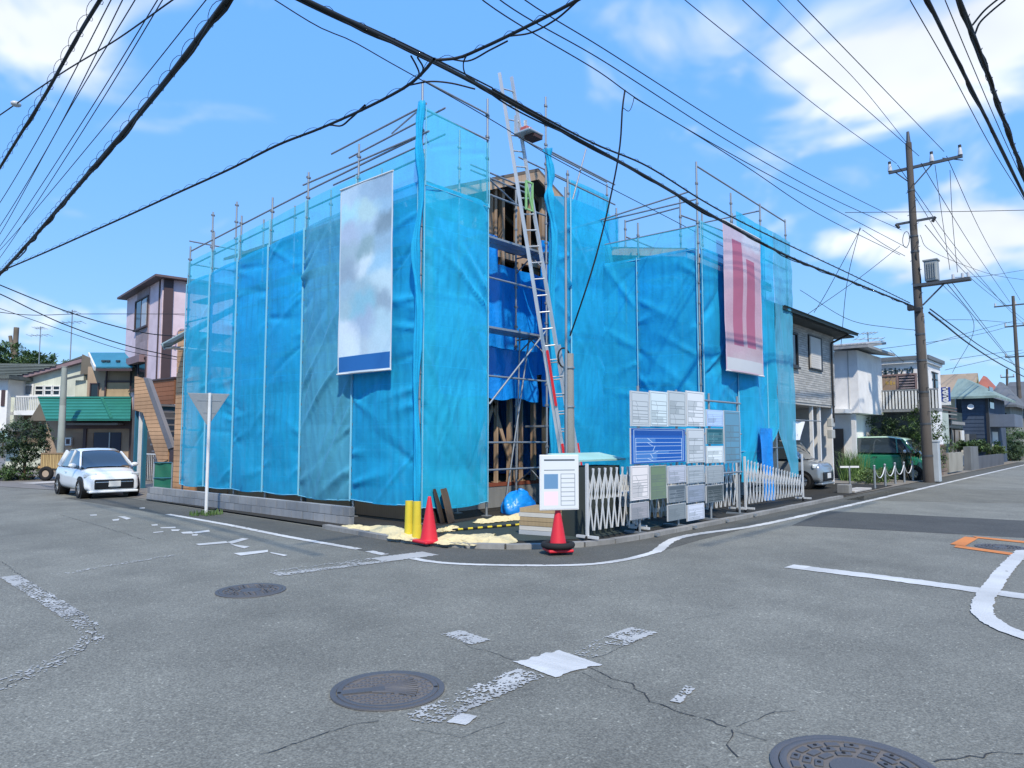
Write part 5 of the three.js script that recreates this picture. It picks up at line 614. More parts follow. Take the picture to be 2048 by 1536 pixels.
{ const c = ground(325, 996), F = new Frame('green_mesh_panel', 'green mesh screen panel at the end of the block wall', 'screen', c.x, c.z, 49.1); const g = F.pz(307, 925, 343, 994, 0, .02); g.computeBoundingBox(); const B = g.boundingBox; F.add('mesh', surf(10, 14, (u, v) => V(lerp(B.min.x, B.max.x, u), lerp(.05, B.max.y, v), .02 * Math.sin(u * 7 + v * 3))), M('green_mesh', lin(.01, .17, .10), .8, { map: tCloth, transparent: true, opacity: .9 })); for (const x of [B.min.x, B.max.x]) F.add('post', rod(V(x, 0, 0), V(x, B.max.y, 0), .025), mSteel); for (const y of [.08, .55, B.max.y]) F.add('rail', rod(V(B.min.x, y, .03), V(B.max.x, y, .03), .015), mTeal); }
const mTan = M('tan_render', 0xb59f88, .9, { map: tStain }), mGreenRoof = M('green_metal_roof', 0x37897a, .42, { metalness: .25, map: tGrain }), mTealRoof = M('teal_metal_roof', 0x3f8ba4, .5, { metalness: .2, map: tGrain });
{ // house with the teal roof and the green canopy
  const c = ground(160, 943), F = new Frame('teal_roof_house', 'brown Japanese house with a teal roof above a green metal canopy', 'house', c.x, c.z, 49.1);
  const X = (p, z = 0) => F.hz(p, 800, z).x, Y = (p, z = 0) => F.hz(160, p, z).y; F.add('wall', bx(X(95), X(262), 0, Y(797), -6, 0), mTan); F.add('upper_wall', bx(X(166), X(262), Y(797), Y(732), -5, -.3), mTan); F.add('upper_wing', bx(X(130), X(168), Y(797), Y(758), -5, -.8), M('pale_wing', 0xc9cdbb, .9, { map: tStain }));
  const cz = 1.3, rg = [X(77), X(262)], re = [X(94, cz), X(262, cz)], yr = Y(796), ye = Y(838, cz); const can = F.add('canopy_roof', quadPrism([V(rg[0], yr, .0), V(rg[1], yr, .0), V(re[1], ye, cz), V(re[0], ye, cz)], .08), mGreenRoof); for (let k = 0; k <= 7; k++) { const t = k / 7; F.add('roof_seam', beam(V(lerp(rg[0], re[0], t), lerp(yr, ye, t) + .015, cz * t), V(lerp(rg[1], re[1], t), lerp(yr, ye, t) + .015, cz * t), .05, .035), mGreenRoof, can); } F.add('hip_cap', beam(V(X(203), yr + .03, 0), V(X(224, cz), ye + .03, cz), .12, .07), mGreenRoof, can); F.add('ridge_cap', beam(V(rg[0], yr + .03, 0), V(rg[1], yr + .03, 0), .16, .09), mGreenRoof, can); F.add('eave_shade_board', bx(re[0] + .05, re[1], ye - .45, ye - .06, .1, .16), mBrownTrim); F.add('gable_infill', prism([[rg[0] + .1, yr - .1], [re[0] + .2, ye - .05], [rg[0] - .5, ye - .05]], -.2, -.1), M('gable_grey', 0x6f6a60, .9)); F.add('canopy_slope', quadPrism([V(rg[0], yr, 0), V(rg[0] - .35, ye - .1, -1.4), V(rg[1], ye - .1, -1.4), V(rg[1], yr, 0)], .08), mGreenRoof);  // dark board below the canopy eave paints the eave shadow
  F.add('hood', bx(X(140, .5), X(242, .5), Y(850, .5), Y(846, .5), .1, .7), M('hood_grey', 0x8b8f92, .6)); const d = F.add('sliding_door', F.pz(187, 865, 241, 915, 0, .05), M('door_navy', 0x14203c, .3, { map: null })); F.add('door_bar', F.pz(217, 865, 219.5, 915, .05, .08), mSteel, d); F.add('wall_panel', F.pz(145, 866, 165, 908, 0, .03), M('panel_brown', 0xa08a76, .85, { map: tWood })); F.add('wall_panel', F.pz(172, 866, 186, 908, 0, .03), M('panel_brown', 0xa08a76, .85, { map: tWood })); F.add('pillar', F.pz(165.5, 852, 171.5, 910, 0, .1), mBrownTrim); F.add('post_box', F.pz(129, 875, 142, 891, 0, .15), mWhite); F.add('post_box_slot', F.pz(132, 878, 139, 888, .15, .16), mBrownTrim);
  F.add('shutter', F.pz(211, 764, 262, 796, -.3, -.24), M('shutter_sand', 0xcbb28d, .7, { map: tWood })); F.add('shutter_frame', F.pz(209, 761, 262, 765, -.3, -.2), mBrownTrim); F.add('shutter_frame', F.pz(208.6, 761, 211.6, 797, -.3, -.2), mBrownTrim); frameWin(F, 179, 766, 197, 797, -.29, mBrownTrim, mGlass, { t: .05 }); F.add('downpipe', rod(V(X(205), Y(797), -.2), V(X(207), Y(736), -.2), .05), mBrownTrim);
  const tz = .5, r0 = X(175, -1.5), r1 = X(262, -1.5), yt = Y(705, -1.5), e0 = X(189, tz), ye2 = Y(733, tz); const tr = F.add('roof', quadPrism([V(r0, yt, -1.5), V(r1, yt, -1.5), V(X(262, tz), ye2, tz), V(e0, ye2, tz)], .1), mTealRoof); F.add('roof_back', quadPrism([V(r0, yt, -1.5), V(r1, yt, -1.5), V(r1, ye2 - .2, -4.5), V(X(152, -4.5), ye2 - .5, -4.5)], .1), mTealRoof); F.add('barge_board', beam(V(r0 - .05, yt - .1, -1.5), V(e0 - .05, ye2 - .1, tz), .08, .22), mWhite, tr); F.add('gable', prism([[r0 + .15, yt - .2], [e0 + .3, ye2 - .05], [X(158, -.6), ye2 - .35]], -.7, -.6), M('gable_grey', 0x6f6a60, .9)); F.add('eave_fascia', bx(e0, X(262, tz), ye2 - .22, ye2 - .05, tz - .06, tz), mBrownTrim, tr); for (const px of [203, 212, 232]) F.add('snow_stop', rb(X(px, 0) - .1, X(px, 0) + .1, lerp(ye2, yt, .32) - .02, lerp(ye2, yt, .32) + .08, -.1, .02, .02, 1), M('stop_dark', 0x29424d, .6), tr); F.add('lean_roof', quadPrism([V(X(136, -.7), Y(756, -.7), -.5), V(X(170, -.7), Y(748, -.7), -.5), V(X(170, -1.5), Y(744, -1.5), -1.8), V(X(140, -1.5), Y(750, -1.5), -1.8)], .12), M('tile_dark', 0x545d60, .8));
}
{ // white house with tiled roof and balcony
  const c = ground(60, 938), F = new Frame('white_balcony_house', 'pale white house with grey tiled roof and white balcony railing', 'house', c.x, c.z, 49.1); const q = (l, z = 0) => pxQ(F, z, l), pale = M('pale_render', 0xdde3d3, .9, { map: tStain }); const X = (p, z = 0) => F.hz(p, 790, z).x, Y = (p, z = 0) => F.hz(60, p, z).y;
  F.add('wall', prism([[X(18), 0], [X(168), 0], ...q([[168, 733], [163, 722], [22, 758]])], -5, 0), pale); F.add('barge_board', prism(q([[18, 757], [163, 716], [163, 724], [18, 764]], .35), .0, .35), M('barge_mauve', 0x8e7a80, .8)); const rf = F.add('roof', prism(q([[-30, 752], [20, 756], [164, 715], [164, 711], [118, 728], [-30, 726]], .4), -4, .38), M('roof_tile_grey', 0x68726f, .75, { map: tStain, bump: .02 })); for (let k = 0; k < 9; k++) F.add('tile_row', prism(q([[-30, 729 + k * 2.9], [112 - k * 11, 731 + k * 2.9], [110 - k * 11, 732.4 + k * 2.9], [-30, 730.4 + k * 2.9]], .41), .38, .44), M('roof_tile_row', 0x7b8582, .7), rf);
  frameWin(F, 27, 768, 67, 792, .01, mWhite, M('screen_glass', 0x8b9196, .4), { t: .09 }); frameWin(F, 69, 771, 87, 791, .01, mWhite, mGlass, { t: .05, mull: 0 }); frameWin(F, 88, 771, 104, 791, .01, mWhite, mGlass, { t: .06, mull: 0 }); frameWin(F, 105, 771, 120, 791, .01, mWhite, mGlass, { t: .05, mull: 0 }); for (const px of [69, 88, 105]) F.add('window_bar', F.pz(px, 779, px + 16, 781.5, .06, .08), mWhite);
  const z = 1.1, B = F.add('balcony_floor', bx(X(14, z), X(80, z), Y(830, z), Y(824, z), 0, z), mWhite); F.add('balcony_rail', bx(X(28, z), X(160, z), Y(794.5, z), Y(791.5, z), z - .06, z), mWhite, B); F.add('balcony_rail', bx(X(28, z), X(80, z), Y(824, z), Y(821, z), z - .06, z), mWhite, B); for (let k = 0; k < 15; k++) F.add('baluster', bx(X(29 + k * 3.5, z), X(30.3 + k * 3.5, z), Y(822, z), Y(794, z), z - .045, z - .01), mWhite, B); F.add('balcony_side', F.pz(14, 793, 28, 848, z - .1, z), pale, B); F.add('shade_wall', F.pz(28, 831, 90, 890, .02, .05), M('shade_brown', 0x857868, .9, { map: tStain })); F.add('front_wing', F.pz(-30, 757, 14, 862, -1, 1.4), mWallW); F.add('wing_roof', F.pz(-35, 750, 18, 757, -1, 1.9), M('roof_tile_grey', 0x68726f, .75)); F.add('window', F.pz(2, 780, 9, 812, 1.4, 1.45), mBrownTrim);  // brown sheet under the balcony paints the shade on the pale wall
}
{ const c = ground(119, 948), F = new Frame('concrete_pole', 'slim pale concrete pole in front of the green canopy', 'pole', c.x, c.z); F.add('pole', new THREE.CylinderGeometry(.12, .17, 5.0, 14).translate(0, 2.5, 0), M('pole_pale', 0xa9b3ac, .9, { map: tStain })); F.add('cap', new THREE.CylinderGeometry(.13, .13, .06, 14).translate(0, 5.02, 0), mConc); }
{ // slat sided cart
  const c = ground(118, 962), F = new Frame('slat_cart', 'small cart with pale wooden slat sides behind the white hatchback', 'cart', c.x, c.z, 49.1); const x0 = F.hz(82, 925).x, x1 = F.hz(150, 925).x, y0 = F.hz(110, 938).y, y1 = F.hz(110, 908).y; F.add('bed', bx(x0, x1, y0 - .06, y0 + .04, -1.2, 0), mDark); const n = 20; for (let k = 0; k < n; k++) F.add('slat', bx(lerp(x0, x1, k / n), lerp(x0, x1, (k + .8) / n), y0, y1, -.03, 0), k % 2 ? M('slat_a', 0xc9ae78, .8, { map: tWood }) : M('slat_b', 0xb5996a, .8, { map: tWood })); F.add('top_rail', bx(x0, x1, y1, y1 + .05, -.05, .02), mPly); F.add('side_board', bx(x0 - .02, x0, y0, y1, -1.2, 0), mPly); const wx = F.hz(93, 948).x; const w = F.add('wheel', new THREE.TorusGeometry(.2, .085, 10, 24).translate(wx, .285, .02), mTyre); F.add('rim', new THREE.CylinderGeometry(.15, .15, .09, 20).rotateX(Math.PI / 2).translate(wx, .285, .02), M('rim_rust', 0xb5a38e, .7), w); F.add('leg', bx(x1 - .3, x1 - .2, 0, y0, -.3, -.2), mDark); F.add('tail_lamp', rb(x0 - .14, x0 - .03, y0 + .02, y0 + .12, -.2, -.02, .02, 1), M('amber', 0xc8a06a, .5)); }
for (const [px, pb, pt, d, l] of [[140, 725, 618, 41, 'tall thin television aerial above the brown house'], [78, 722, 652, 48, 'thin television aerial above the tiled roof'], [1737, 700, 664, 38, 'television aerial above the white house roof']]) { const b = atDepth(px, pb, d), t = atDepth(px + 1, pt, d), F = new Frame('aerial', l, 'aerial', b.x, b.z, 49.1, null, b.y - 1.2); const h = t.y - b.y + 1.2; F.add('mast', rod(V(0, 0, 0), V(0, h, 0), .03, 6), mSteel); for (const [y, w] of [[h * .82, .7], [h * .96, .35]]) { F.add('boom', rod(V(-w, y, 0), V(w, y + .05, .2), .018, 5), mSteel); for (let k = 0; k < 5; k++) F.add('element', rod(V(lerp(-w, w, k / 4), y - .02, -.22), V(lerp(-w, w, k / 4), y + .05, .4), .012, 4), mSteel); } }
{ const b = ground(18, 915), F = new Frame('wooden_pole', 'old timber pole with a leaning brace behind the tiled roof', 'pole', b.x, b.z, 49.1); const h = F.hz(18, 655).y; F.add('pole', rod(V(0, 0, 0), V(.05, h, 0), .22, 10), M('old_wood', 0x7f7466, .9, { map: tWood })); F.add('brace', rod(V(F.hz(40, 800).x, F.hz(40, 800).y, .1), V(F.hz(22, 672).x, F.hz(22, 672).y, .1), .15, 8), M('old_wood', 0x7f7466, .9, { map: tWood })); }
// ---------- utility poles ----------
const mPoleC = M('pole_concrete', 0x625c56, .92, { map: tStain, bump: .004 }), mPorc = M('porcelain', 0xc9ced2, .3), mGalv = M('galv_dark', 0x5a5f63, .55, { metalness: .4 });
const up = (() => {
  const F = new Frame('utility_pole', 'tall concrete utility pole with crossarms and a grey transformer beside the chain posts', 'utility pole', 30.71, -5.92); F.o.rotation.z = .012; F.o.rotation.x = -.012;
  const p = F.add('pole', new THREE.CylinderGeometry(.11, .19, 13.1, 18).translate(0, 6.55, 0), mPoleC); F.add('pole_tip', new THREE.CylinderGeometry(.05, .085, .5, 12).translate(0, 13.3, 0), mGalv, p);
  const arm = F.add('crossarm', bx(-.05, .05, 12.05, 12.15, -.75, 1.75), mGalv); for (const z of [-.7, .75, 1.68]) { const ins = F.add('insulator', [new THREE.CylinderGeometry(.07, .085, .16, 12).translate(0, 12.24, z), new THREE.CylinderGeometry(.05, .07, .12, 12).translate(0, 12.38, z)], mPorc, arm); F.add('insulator_cap', new THREE.CylinderGeometry(.055, .055, .1, 10).translate(0, 12.49, z), mDark, ins); }
  F.add('arm_brace', [beam(V(0, 11.4, .1), V(0, 12.05, .75), .03, .04), beam(V(0, 11.6, -.1), V(0, 12.05, -.5), .03, .04), beam(V(.0, 12.2, 1.1), V(.05, 11.95, 1.75), .03, .03)], mGalv);
  F.add('lower_arm', bx(-.04, .04, 9.95, 10.03, -.6, .75), mGalv); for (const z of [-.55, .7]) F.add('insulator', new THREE.CylinderGeometry(.05, .06, .2, 10).rotateX(.6 * Math.sign(z)).translate(0, 9.92, z), mDark);
  const tr = F.add('transformer', [rb(-.22, .22, 7.55, 8.35, .30, .74, .06), bx(-.25, .25, 8.33, 8.38, .27, .77)], M('transformer_grey', 0x9aa2a4, .6)); for (let k = 0; k < 5; k++) F.add('cooling_fin', bx(-.27, -.22, 7.65, 8.25, .36 + k * .075, .38 + k * .075), M('transformer_grey', 0x9aa2a4, .6), tr); F.add('transformer_shelf', [bx(-.2, .2, 7.42, 7.52, -.1, 1.75), beam(V(0, 6.7, .15), V(0, 7.42, .9), .05, .05)], mGalv); for (const z of [1.2, 1.5, 1.68]) F.add('insulator', new THREE.CylinderGeometry(.045, .055, .2, 10).translate(0, 7.62, z), mPorc);
  for (const y of [1.0, 2.2, 3.4, 4.6, 5.6, 6.6, 8.8, 9.4, 11.2]) F.add('band', new THREE.CylinderGeometry(.205 - y * .006, .205 - y * .006, .07, 16).translate(0, y, 0), mGalv); for (let y = 2.2; y < 11.5; y += .45) F.add('step_bolt', rod(V(0, y, 0), V((Math.round(y / .45) % 2 ? 1 : -1) * .19, y, (Math.round(y / .45) % 2 ? 1 : -1) * -.22), .012, 5), mGalv);
  F.add('cable_clamp', [bx(-.25, .25, 6.45, 6.6, -.1, .1), rb(-.45, -.2, 6.5, 6.7, -.3, -.1, .03)], mDark); F.add('cable_loop', new THREE.TorusGeometry(.3, .012, 6, 24).rotateY(.6).translate(-.15, 9.3, -.25), mCable); F.add('riser_pipe', rod(V(.1, 0, .17), V(.06, 6.4, .14), .03), M('riser_grey', 0x8d9192, .6)); const bxs = F.add('cable_duct', rb(.05, .42, .02, 1.52, .12, .36, .03), M('duct_pale', 0xb4bdc2, .6)); F.add('duct_cap', rb(.03, .44, 1.5, 1.58, .10, .38, .02), M('duct_pale', 0xb4bdc2, .6), bxs);
  F.add('wrapped_cables', tube([V(-.13, 7.0, .1), V(.15, 7.8, .1), V(-.14, 8.6, .05), V(.13, 9.2, .1), V(-.1, 9.8, .05)], .03, 40, 6), mCable); return F;
})();
function slimPole(px, pb, pt, r, label, arms) { const b = ground(px[0], pb), d = Math.hypot(b.x, b.z); const F = new Frame('slim_pole', label, 'utility pole', b.x, b.z); const t = atX(px[1], pt, b.x), h = t.y; F.add('pole', rod(V(0, 0, 0), V(0, h, t.z - b.z), r, 12, r * .6), mPoleC); for (const [y, w] of arms) { F.add('crossarm', bx(-.06, .06, h - y - .06, h - y + .06, t.z - b.z - w, t.z - b.z + w), mGalv); for (const s of [-1, 0.1, 1]) F.add('insulator', new THREE.CylinderGeometry(.08, .09, .3, 8).translate(0, h - y + .2, t.z - b.z + s * w * .93), mPorc); } return F; }
slimPole([2046, 2026], 912, 592, .22, 'far utility pole with a crossarm beyond the navy house', [[.9, 1.6], [3, .8], [6, .9]]);
slimPole([2016, 2014], 905, 738, .2, 'slim grey pole in front of the far houses', [[1, .7]]);

// ---------- overhead lines ----------
const H = (y) => (l) => l.map(([a, b]) => atY(a, b, y));
function cable(pts, r, label, group, { spiral = 0, lumps = 0, name = 'overhead_cable' } = {}) {
  const c = new THREE.CatmullRomCurve3(pts, false, 'centripetal'), L = c.getLength(), o = pts[0], F = new THREE.Group(); F.name = numbered(name); F.position.copy(o); scene.add(F); tag(F, label, 'cable', group);
  const rel = new THREE.CatmullRomCurve3(pts.map((p) => p.clone().sub(o)), false, 'centripetal'); mesh('sheath', new THREE.TubeGeometry(rel, Math.max(24, Math.min(220, Math.round(L * 5))), r, 6), mCable, F);
  if (lumps) for (let k = 0; k < lumps; k++) { const P = rel.getSpacedPoints(Math.round(L * 5)).map((p, i) => p.add(V((vnoise(i * .35, k * 9, k + 3) - .5) * r * 2.4, (vnoise(i * .3, k * 9 + 4, k + 8) - .5) * r * 2.6 - r * .6, (vnoise(i * .33, k * 9 + 7, k + 5) - .5) * r * 2.4))); mesh('strand', new THREE.TubeGeometry(new THREE.CatmullRomCurve3(P), P.length, r * .45, 5), mCable, F); }
  if (spiral) { const n = Math.round(L / .42) * 10, P = []; for (let i = 0; i <= n; i++) { const q = rel.getPointAt(i / n), a = i / 10 * 6.283; P.push(q.add(V(Math.cos(a) * spiral * .7, Math.sin(a) * spiral + spiral * .5, Math.sin(a + .6) * spiral * .4))); } mesh('hanger_spiral', new THREE.TubeGeometry(new THREE.CatmullRomCurve3(P), n, .0035, 3), mCable, F); }
  return F;
}
cable(H(5.6)([[560, -130], [455, 0], [395, 80], [330, 165], [250, 262], [190, 332], [130, 402], [60, 483], [0, 548], [-60, 612]]), .030, 'thick dark cable bundle rising steeply over the worn road edge', null, { spiral: .07, lumps: 2 });
cable(H(6.2)([[270, -110], [200, 0], [160, 65], [90, 190], [40, 270], [0, 335], [-40, 395]]), .020, 'dark cable with spiral hangers, beside the bundle of thin wires', null, { spiral: .07, lumps: 1 });
[[[222, 0], [100, 235], [0, 405]], [[245, 0], [115, 260], [0, 452]], [[270, 0], [135, 225], [0, 468]], [[315, 0], [180, 220], [0, 492]], [[325, 0], [195, 215], [0, 515]], [[412, 0], [205, 258], [0, 500]]].forEach((l, i) => { const a = l[0], b = l[1], q = l[2], e = [a[0] + (a[0] - b[0]) * .35, -(b[1]) * .35]; cable(H(8.2 + .1 * i)([e, a, b, q, [q[0] - (b[0] - q[0]) * .3, q[1] + (q[1] - b[1]) * .24]]), .009, 'thin bare wire among those fanning out beside the spiral hung cable', 'thin wires in a fan', { name: 'overhead_wire' }); });
{ const l = [[420, -52], [345, 0], [235, 78], [130, 142], [32, 208], [0, 230], [-40, 257]]; cable(H(7)(l), .010, 'thin wire with a strain insulator crossing the fan of wires', null, { name: 'overhead_wire' }); const p = atY(32, 208, 7); tag(mesh('strain_insulator', new THREE.SphereGeometry(.06, 12, 8).scale(1.3, .8, 1).translate(p.x, p.y, p.z), mPorc, scene), 'small pale strain insulator on the crossing wire', 'insulator'); }
cable(H(5.7)([[868, 118], [850, 140], [820, 168], [740, 212], [640, 257], [560, 288], [460, 338], [350, 388], [265, 427], [180, 465], [90, 505], [0, 543], [-60, 568]]), .018, 'black cable sagging from the wire junction towards the parked hatchback', null, { spiral: .035 });
cable(H(5.72)([[730, 210], [700, 238], [680, 252], [660, 250], [640, 257]]), .012, 'short looping tail under the sagging cable', null);
cable(H(5.75)([[872, 120], [915, 116], [960, 98], [1060, 50], [1155, 0], [1260, -60]]), .018, 'black cable running up from the wire junction over the ladder', null, { spiral: .03 });
cable(H(5.76)([[900, 118], [935, 122], [980, 100], [1015, 82]]), .010, 'short black jumper at the wire junction', 'jumpers at the junction'); cable(H(5.76)([[1020, 72], [1060, 66], [1110, 40], [1155, 2]]), .010, 'slack loop under the cable over the ladder', null); cable(H(5.74)([[935, 108], [927, 125], [932, 150], [950, 162]]), .008, 'short black jumper at the wire junction', 'jumpers at the junction'); cable(H(5.74)([[822, 112], [832, 130], [838, 148], [830, 160]]), .010, 'short black jumper at the wire junction', 'jumpers at the junction'); cable(H(5.74)([[835, 115], [846, 135], [842, 152]]), .010, 'short black jumper at the wire junction', 'jumpers at the junction'); cable(H(5.74)([[820, 170], [860, 163], [900, 166], [950, 178]]), .011, 'curved jumper below the wire junction', null);
const Zp = (z) => (l) => l.map(([a, b]) => atZ(a, b, z));
const mainC = [[480, -62], [610, 0], [740, 62], [870, 125], [985, 185], [1090, 243], [1290, 352], [1440, 440], [1575, 512], [1700, 562], [1825, 612]];
cable(Zp(-5.9)(mainC), .026, 'thick main cable running past the ladder top to the utility pole', null, { spiral: .03, lumps: 2 });
cable(Zp(-5.85)([[985, 178], [1090, 236], [1190, 288], [1290, 330], [1400, 398], [1460, 432], [1575, 489], [1700, 548], [1820, 606]]), .014, 'second dark cable just above the main cable', null, { spiral: .02 });
cable(Zp(-5.95)([[600, -2], [740, 56], [870, 118], [985, 176]]), .010, 'thin wire hugging the main cable before the junction', null);
cable(Zp(-8.2)([[480, -45], [550, 0], [640, 55], [700, 80], [780, 125], [900, 192], [1000, 250], [1080, 300], [1200, 365], [1330, 432], [1460, 500]]), .008, 'thin wavy wire crossing behind the main cable and over the gable', null, { name: 'overhead_wire' });
[[[880, -80], [965, 0], [1200, 145], [1270, 195], [1480, 318], [1680, 425], [1815, 496]], [[900, -90], [1000, 0], [1200, 118], [1450, 278], [1640, 385], [1803, 460]], [[950, -80], [1050, 0], [1200, 93], [1480, 270], [1660, 370], [1795, 438]], [[1268, 195], [1390, 268], [1500, 338], [1620, 418], [1800, 510]]].forEach((l, i) => cable(Zp(-6.0)(l), .009, 'long wire running to the lower arm of the utility pole', 'wires to the lower arm', { name: 'overhead_wire' }));
[[[1250, -100], [1370, 0], [1500, 105], [1650, 225], [1793, 327]], [[1380, -100], [1485, 0], [1570, 78], [1660, 155], [1838, 312]], [[1500, -100], [1595, 0], [1680, 88], [1750, 160], [1888, 303]], [[1460, -100], [1555, 0], [1640, 88], [1720, 170], [1812, 284]]].forEach((l, i) => cable(Zp(-5.92 + [-.7, .75, 1.68, 0][i])(l), .010, 'high wire running to the top crossarm of the utility pole', 'high wires to the crossarm', { name: 'overhead_wire' }));
const farP = V(up.o.position.x + 60, 0, -5); const past = (l, d0, d1) => { const n = l.length - 1; return l.map(([a, b], i) => atDepth(a, b, 1 / lerp(1 / d0, 1 / d1, i / n))); };
[[[[1795, 330], [1900, 480], [2000, 600], [2060, 660]], 27, 60], [[[1842, 326], [1935, 480], [2020, 605]], 27, 64], [[[1893, 312], [1960, 460], [2040, 600]], 27, 60], [[[1828, 390], [1900, 500], [1990, 590], [2048, 640]], 27, 50], [[[1840, 470], [1860, 500], [1970, 545], [2048, 560]], 27, 40], [[[1905, 555], [1970, 552], [2048, 540]], 27, 36], [[[1870, 640], [1950, 640], [2048, 648]], 27, 40], [[[1690, 425], [1800, 424], [1920, 423], [2060, 420]], 24, 22], [[[1720, 455], [1695, 560], [1682, 690]], 24, 27], [[[1722, 456], [1650, 590], [1628, 625]], 24, 26], [[[1800, 492], [1720, 555], [1610, 632]], 26.5, 25], [[[1725, 460], [1770, 490], [1810, 512]], 24, 26.5], [[[1900, 560], [1960, 640], [2030, 730]], 27, 60], [[[1890, 562], [1970, 660], [2040, 745]], 27, 64], [[[1880, 563], [1948, 650], [1905, 745]], 27, 36], [[[1850, 450], [1930, 545], [2010, 612]], 27, 62], [[[1870, 330], [1885, 440], [1900, 540]], 26.9, 27], [[[1900, 340], [1905, 440], [1915, 545]], 26.9, 27], [[[1600, 580], [1700, 640], [1780, 655], [1830, 660]], 25, 26.5], [[[1850, 690], [1950, 662], [2035, 640]], 40, 60], [[[1700, 705], [1820, 690], [1950, 670], [2030, 650]], 45, 60], [[[1900, 720], [1980, 708], [2045, 700]], 50, 60], [[[1890, 740], [1970, 722], [2048, 705]], 60, 70], [[[1780, 700], [1850, 760], [1900, 800]], 30, 36]].forEach(([l, a, b]) => cable(past(l, a, b), .010 * Math.max(1, (a + b) / 70), 'thin wire in the web of lines around the utility pole and the far poles', 'thin wires around the poles', { name: 'overhead_wire' }));
cable(past([[1858, 625], [1890, 650], [1930, 682], [1990, 722], [2060, 760]], 27, 60), .035, 'thick cable leaving the utility pole towards the far houses', null, { spiral: .05 }); cable(past([[1860, 618], [1910, 655], [1970, 698], [2060, 745]], 27, 62), .025, 'thinner cable leaving the utility pole above the thick one', null);
cable(H(6.3)([[1800, -110], [1855, 0], [1900, 92], [1960, 212], [2010, 312], [2048, 390], [2090, 470]]), .022, 'dark cable descending beside the knotted bundle', null, { lumps: 1 });
cable(H(5.9)([[1880, -90], [1918, 0], [1950, 80], [1990, 190], [2022, 280], [2048, 352], [2080, 440]]), .024, 'knotted dark cable bundle with many twisted strands', null, { spiral: .06, lumps: 4 });
cable(H(6.0)([[2010, 0], [1980, 25], [1960, 45], [1950, 68]]), .010, 'short drop wire curling into the knotted bundle', 'drop wires into the knotted bundle'); cable(H(6.0)([[2000, -5], [1970, 20], [1945, 50]]), .010, 'short drop wire curling into the knotted bundle', 'drop wires into the knotted bundle');
[[[1820, 0], [1900, 140], [1980, 290], [2048, 400]], [[1850, 0], [1920, 130], [1990, 280], [2050, 400]], [[1890, 0], [1940, 120], [2000, 260], [2055, 380]]].forEach((l) => cable(H(7.5)(l), .007, 'thin wire beside the knotted bundle', 'thin wires beside the knotted bundle', { name: 'overhead_wire' }));
cable([atZ(1250, 180, -6.0), atZ(1245, 215, -6.05), atZ(1240, 290, -6.2), atZ(1222, 390, -6.5), atZ(1190, 520, -6.9), atZ(1158, 620, -7.3), atZ(1140, 672, -7.55)], .014, 'dark service cable dropping from the wires to the power post', null); cable([atZ(1245, 215, -6.05), atZ(1258, 222, -6.05), atZ(1266, 205, -6.03), atZ(1268, 195, -6)], .006, 'small slack loop at the head of the service cable', null);
[[[-40, 552], [0, 570], [140, 625], [280, 664], [372, 674]], [[-40, 575], [0, 588], [120, 645], [250, 690], [372, 718]], [[-40, 605], [0, 617], [130, 662], [255, 702], [370, 722]], [[-40, 620], [60, 630], [160, 628], [370, 628]]].forEach((l, i) => cable(past(l, 20, 27), i < 2 ? .018 : .010, 'low wire crossing in front of the pink building', 'low wires past the pink building', { name: 'overhead_wire' }));

// ---------- plants ----------
const leafMat = (k, r, g, b) => M('leaf_' + k, lin(r, g, b), .7, { map: null, vertexColors: true, transmission: .3, thickness: 0 });
const lA = leafMat('dark', .045, .095, .03), lB = leafMat('mid', .07, .14, .035), lC = leafMat('light', .12, .20, .05);
function leaves(blobs, n, size, seed) {   // leaf-sized faces clustered in clumps through the crown's volume
  const R = rng(seed), P = [], C = [], tot = blobs.reduce((s, b) => s + b[3] * b[4] * b[5], 0);
  for (const [cx, cy, cz, rx, ry, rz] of blobs) {
    const m = Math.round(n * rx * ry * rz / tot), K = Math.max(5, Math.round(m / 26)), cl = []; for (let k = 0; k < K; k++) { let x, y, z; do { x = R() * 2 - 1; y = R() * 2 - 1; z = R() * 2 - 1; } while (x * x + y * y + z * z > 1); const d = Math.hypot(x, y, z) || 1, q = Math.pow(d, .45) / d * (.85 + .3 * R()); cl.push([cx + x * q * rx, cy + y * q * ry, cz + z * q * rz, .6 + .7 * R()]); }
    for (let i = 0; i < m; i++) { const c = cl[Math.floor(R() * K)], s = .30 * Math.cbrt(rx * ry * rz) * .8, px = c[0] + (R() + R() - 1) * s, py = c[1] + (R() + R() - 1) * s * .8, pz = c[2] + (R() + R() - 1) * s, a = R() * 6.28, t = (R() - .5) * 2, w = size * (.6 + .7 * R()), dx = Math.cos(a) * w, dz = Math.sin(a) * w, dy = t * w, ex = -Math.sin(a) * w * .4, ez = Math.cos(a) * w * .4; const k = c[3] * (.75 + .5 * R()); P.push(px - dx, py - dy, pz - dz, px + ex, py + w * .12, pz + ez, px + dx, py + dy, pz + dz, px - dx, py - dy, pz - dz, px + dx, py + dy, pz + dz, px - ex, py + w * .12, pz - ez); for (let v = 0; v < 6; v++) C.push(k, k, k * .9); }
  }
  const g = new THREE.BufferGeometry(); g.setAttribute('position', new THREE.Float32BufferAttribute(P, 3)); g.setAttribute('color', new THREE.Float32BufferAttribute(C, 3)); g.computeVertexNormals(); return g;
}
const mBark = M('bark', 0x5b4a3b, .95, { map: tWood });
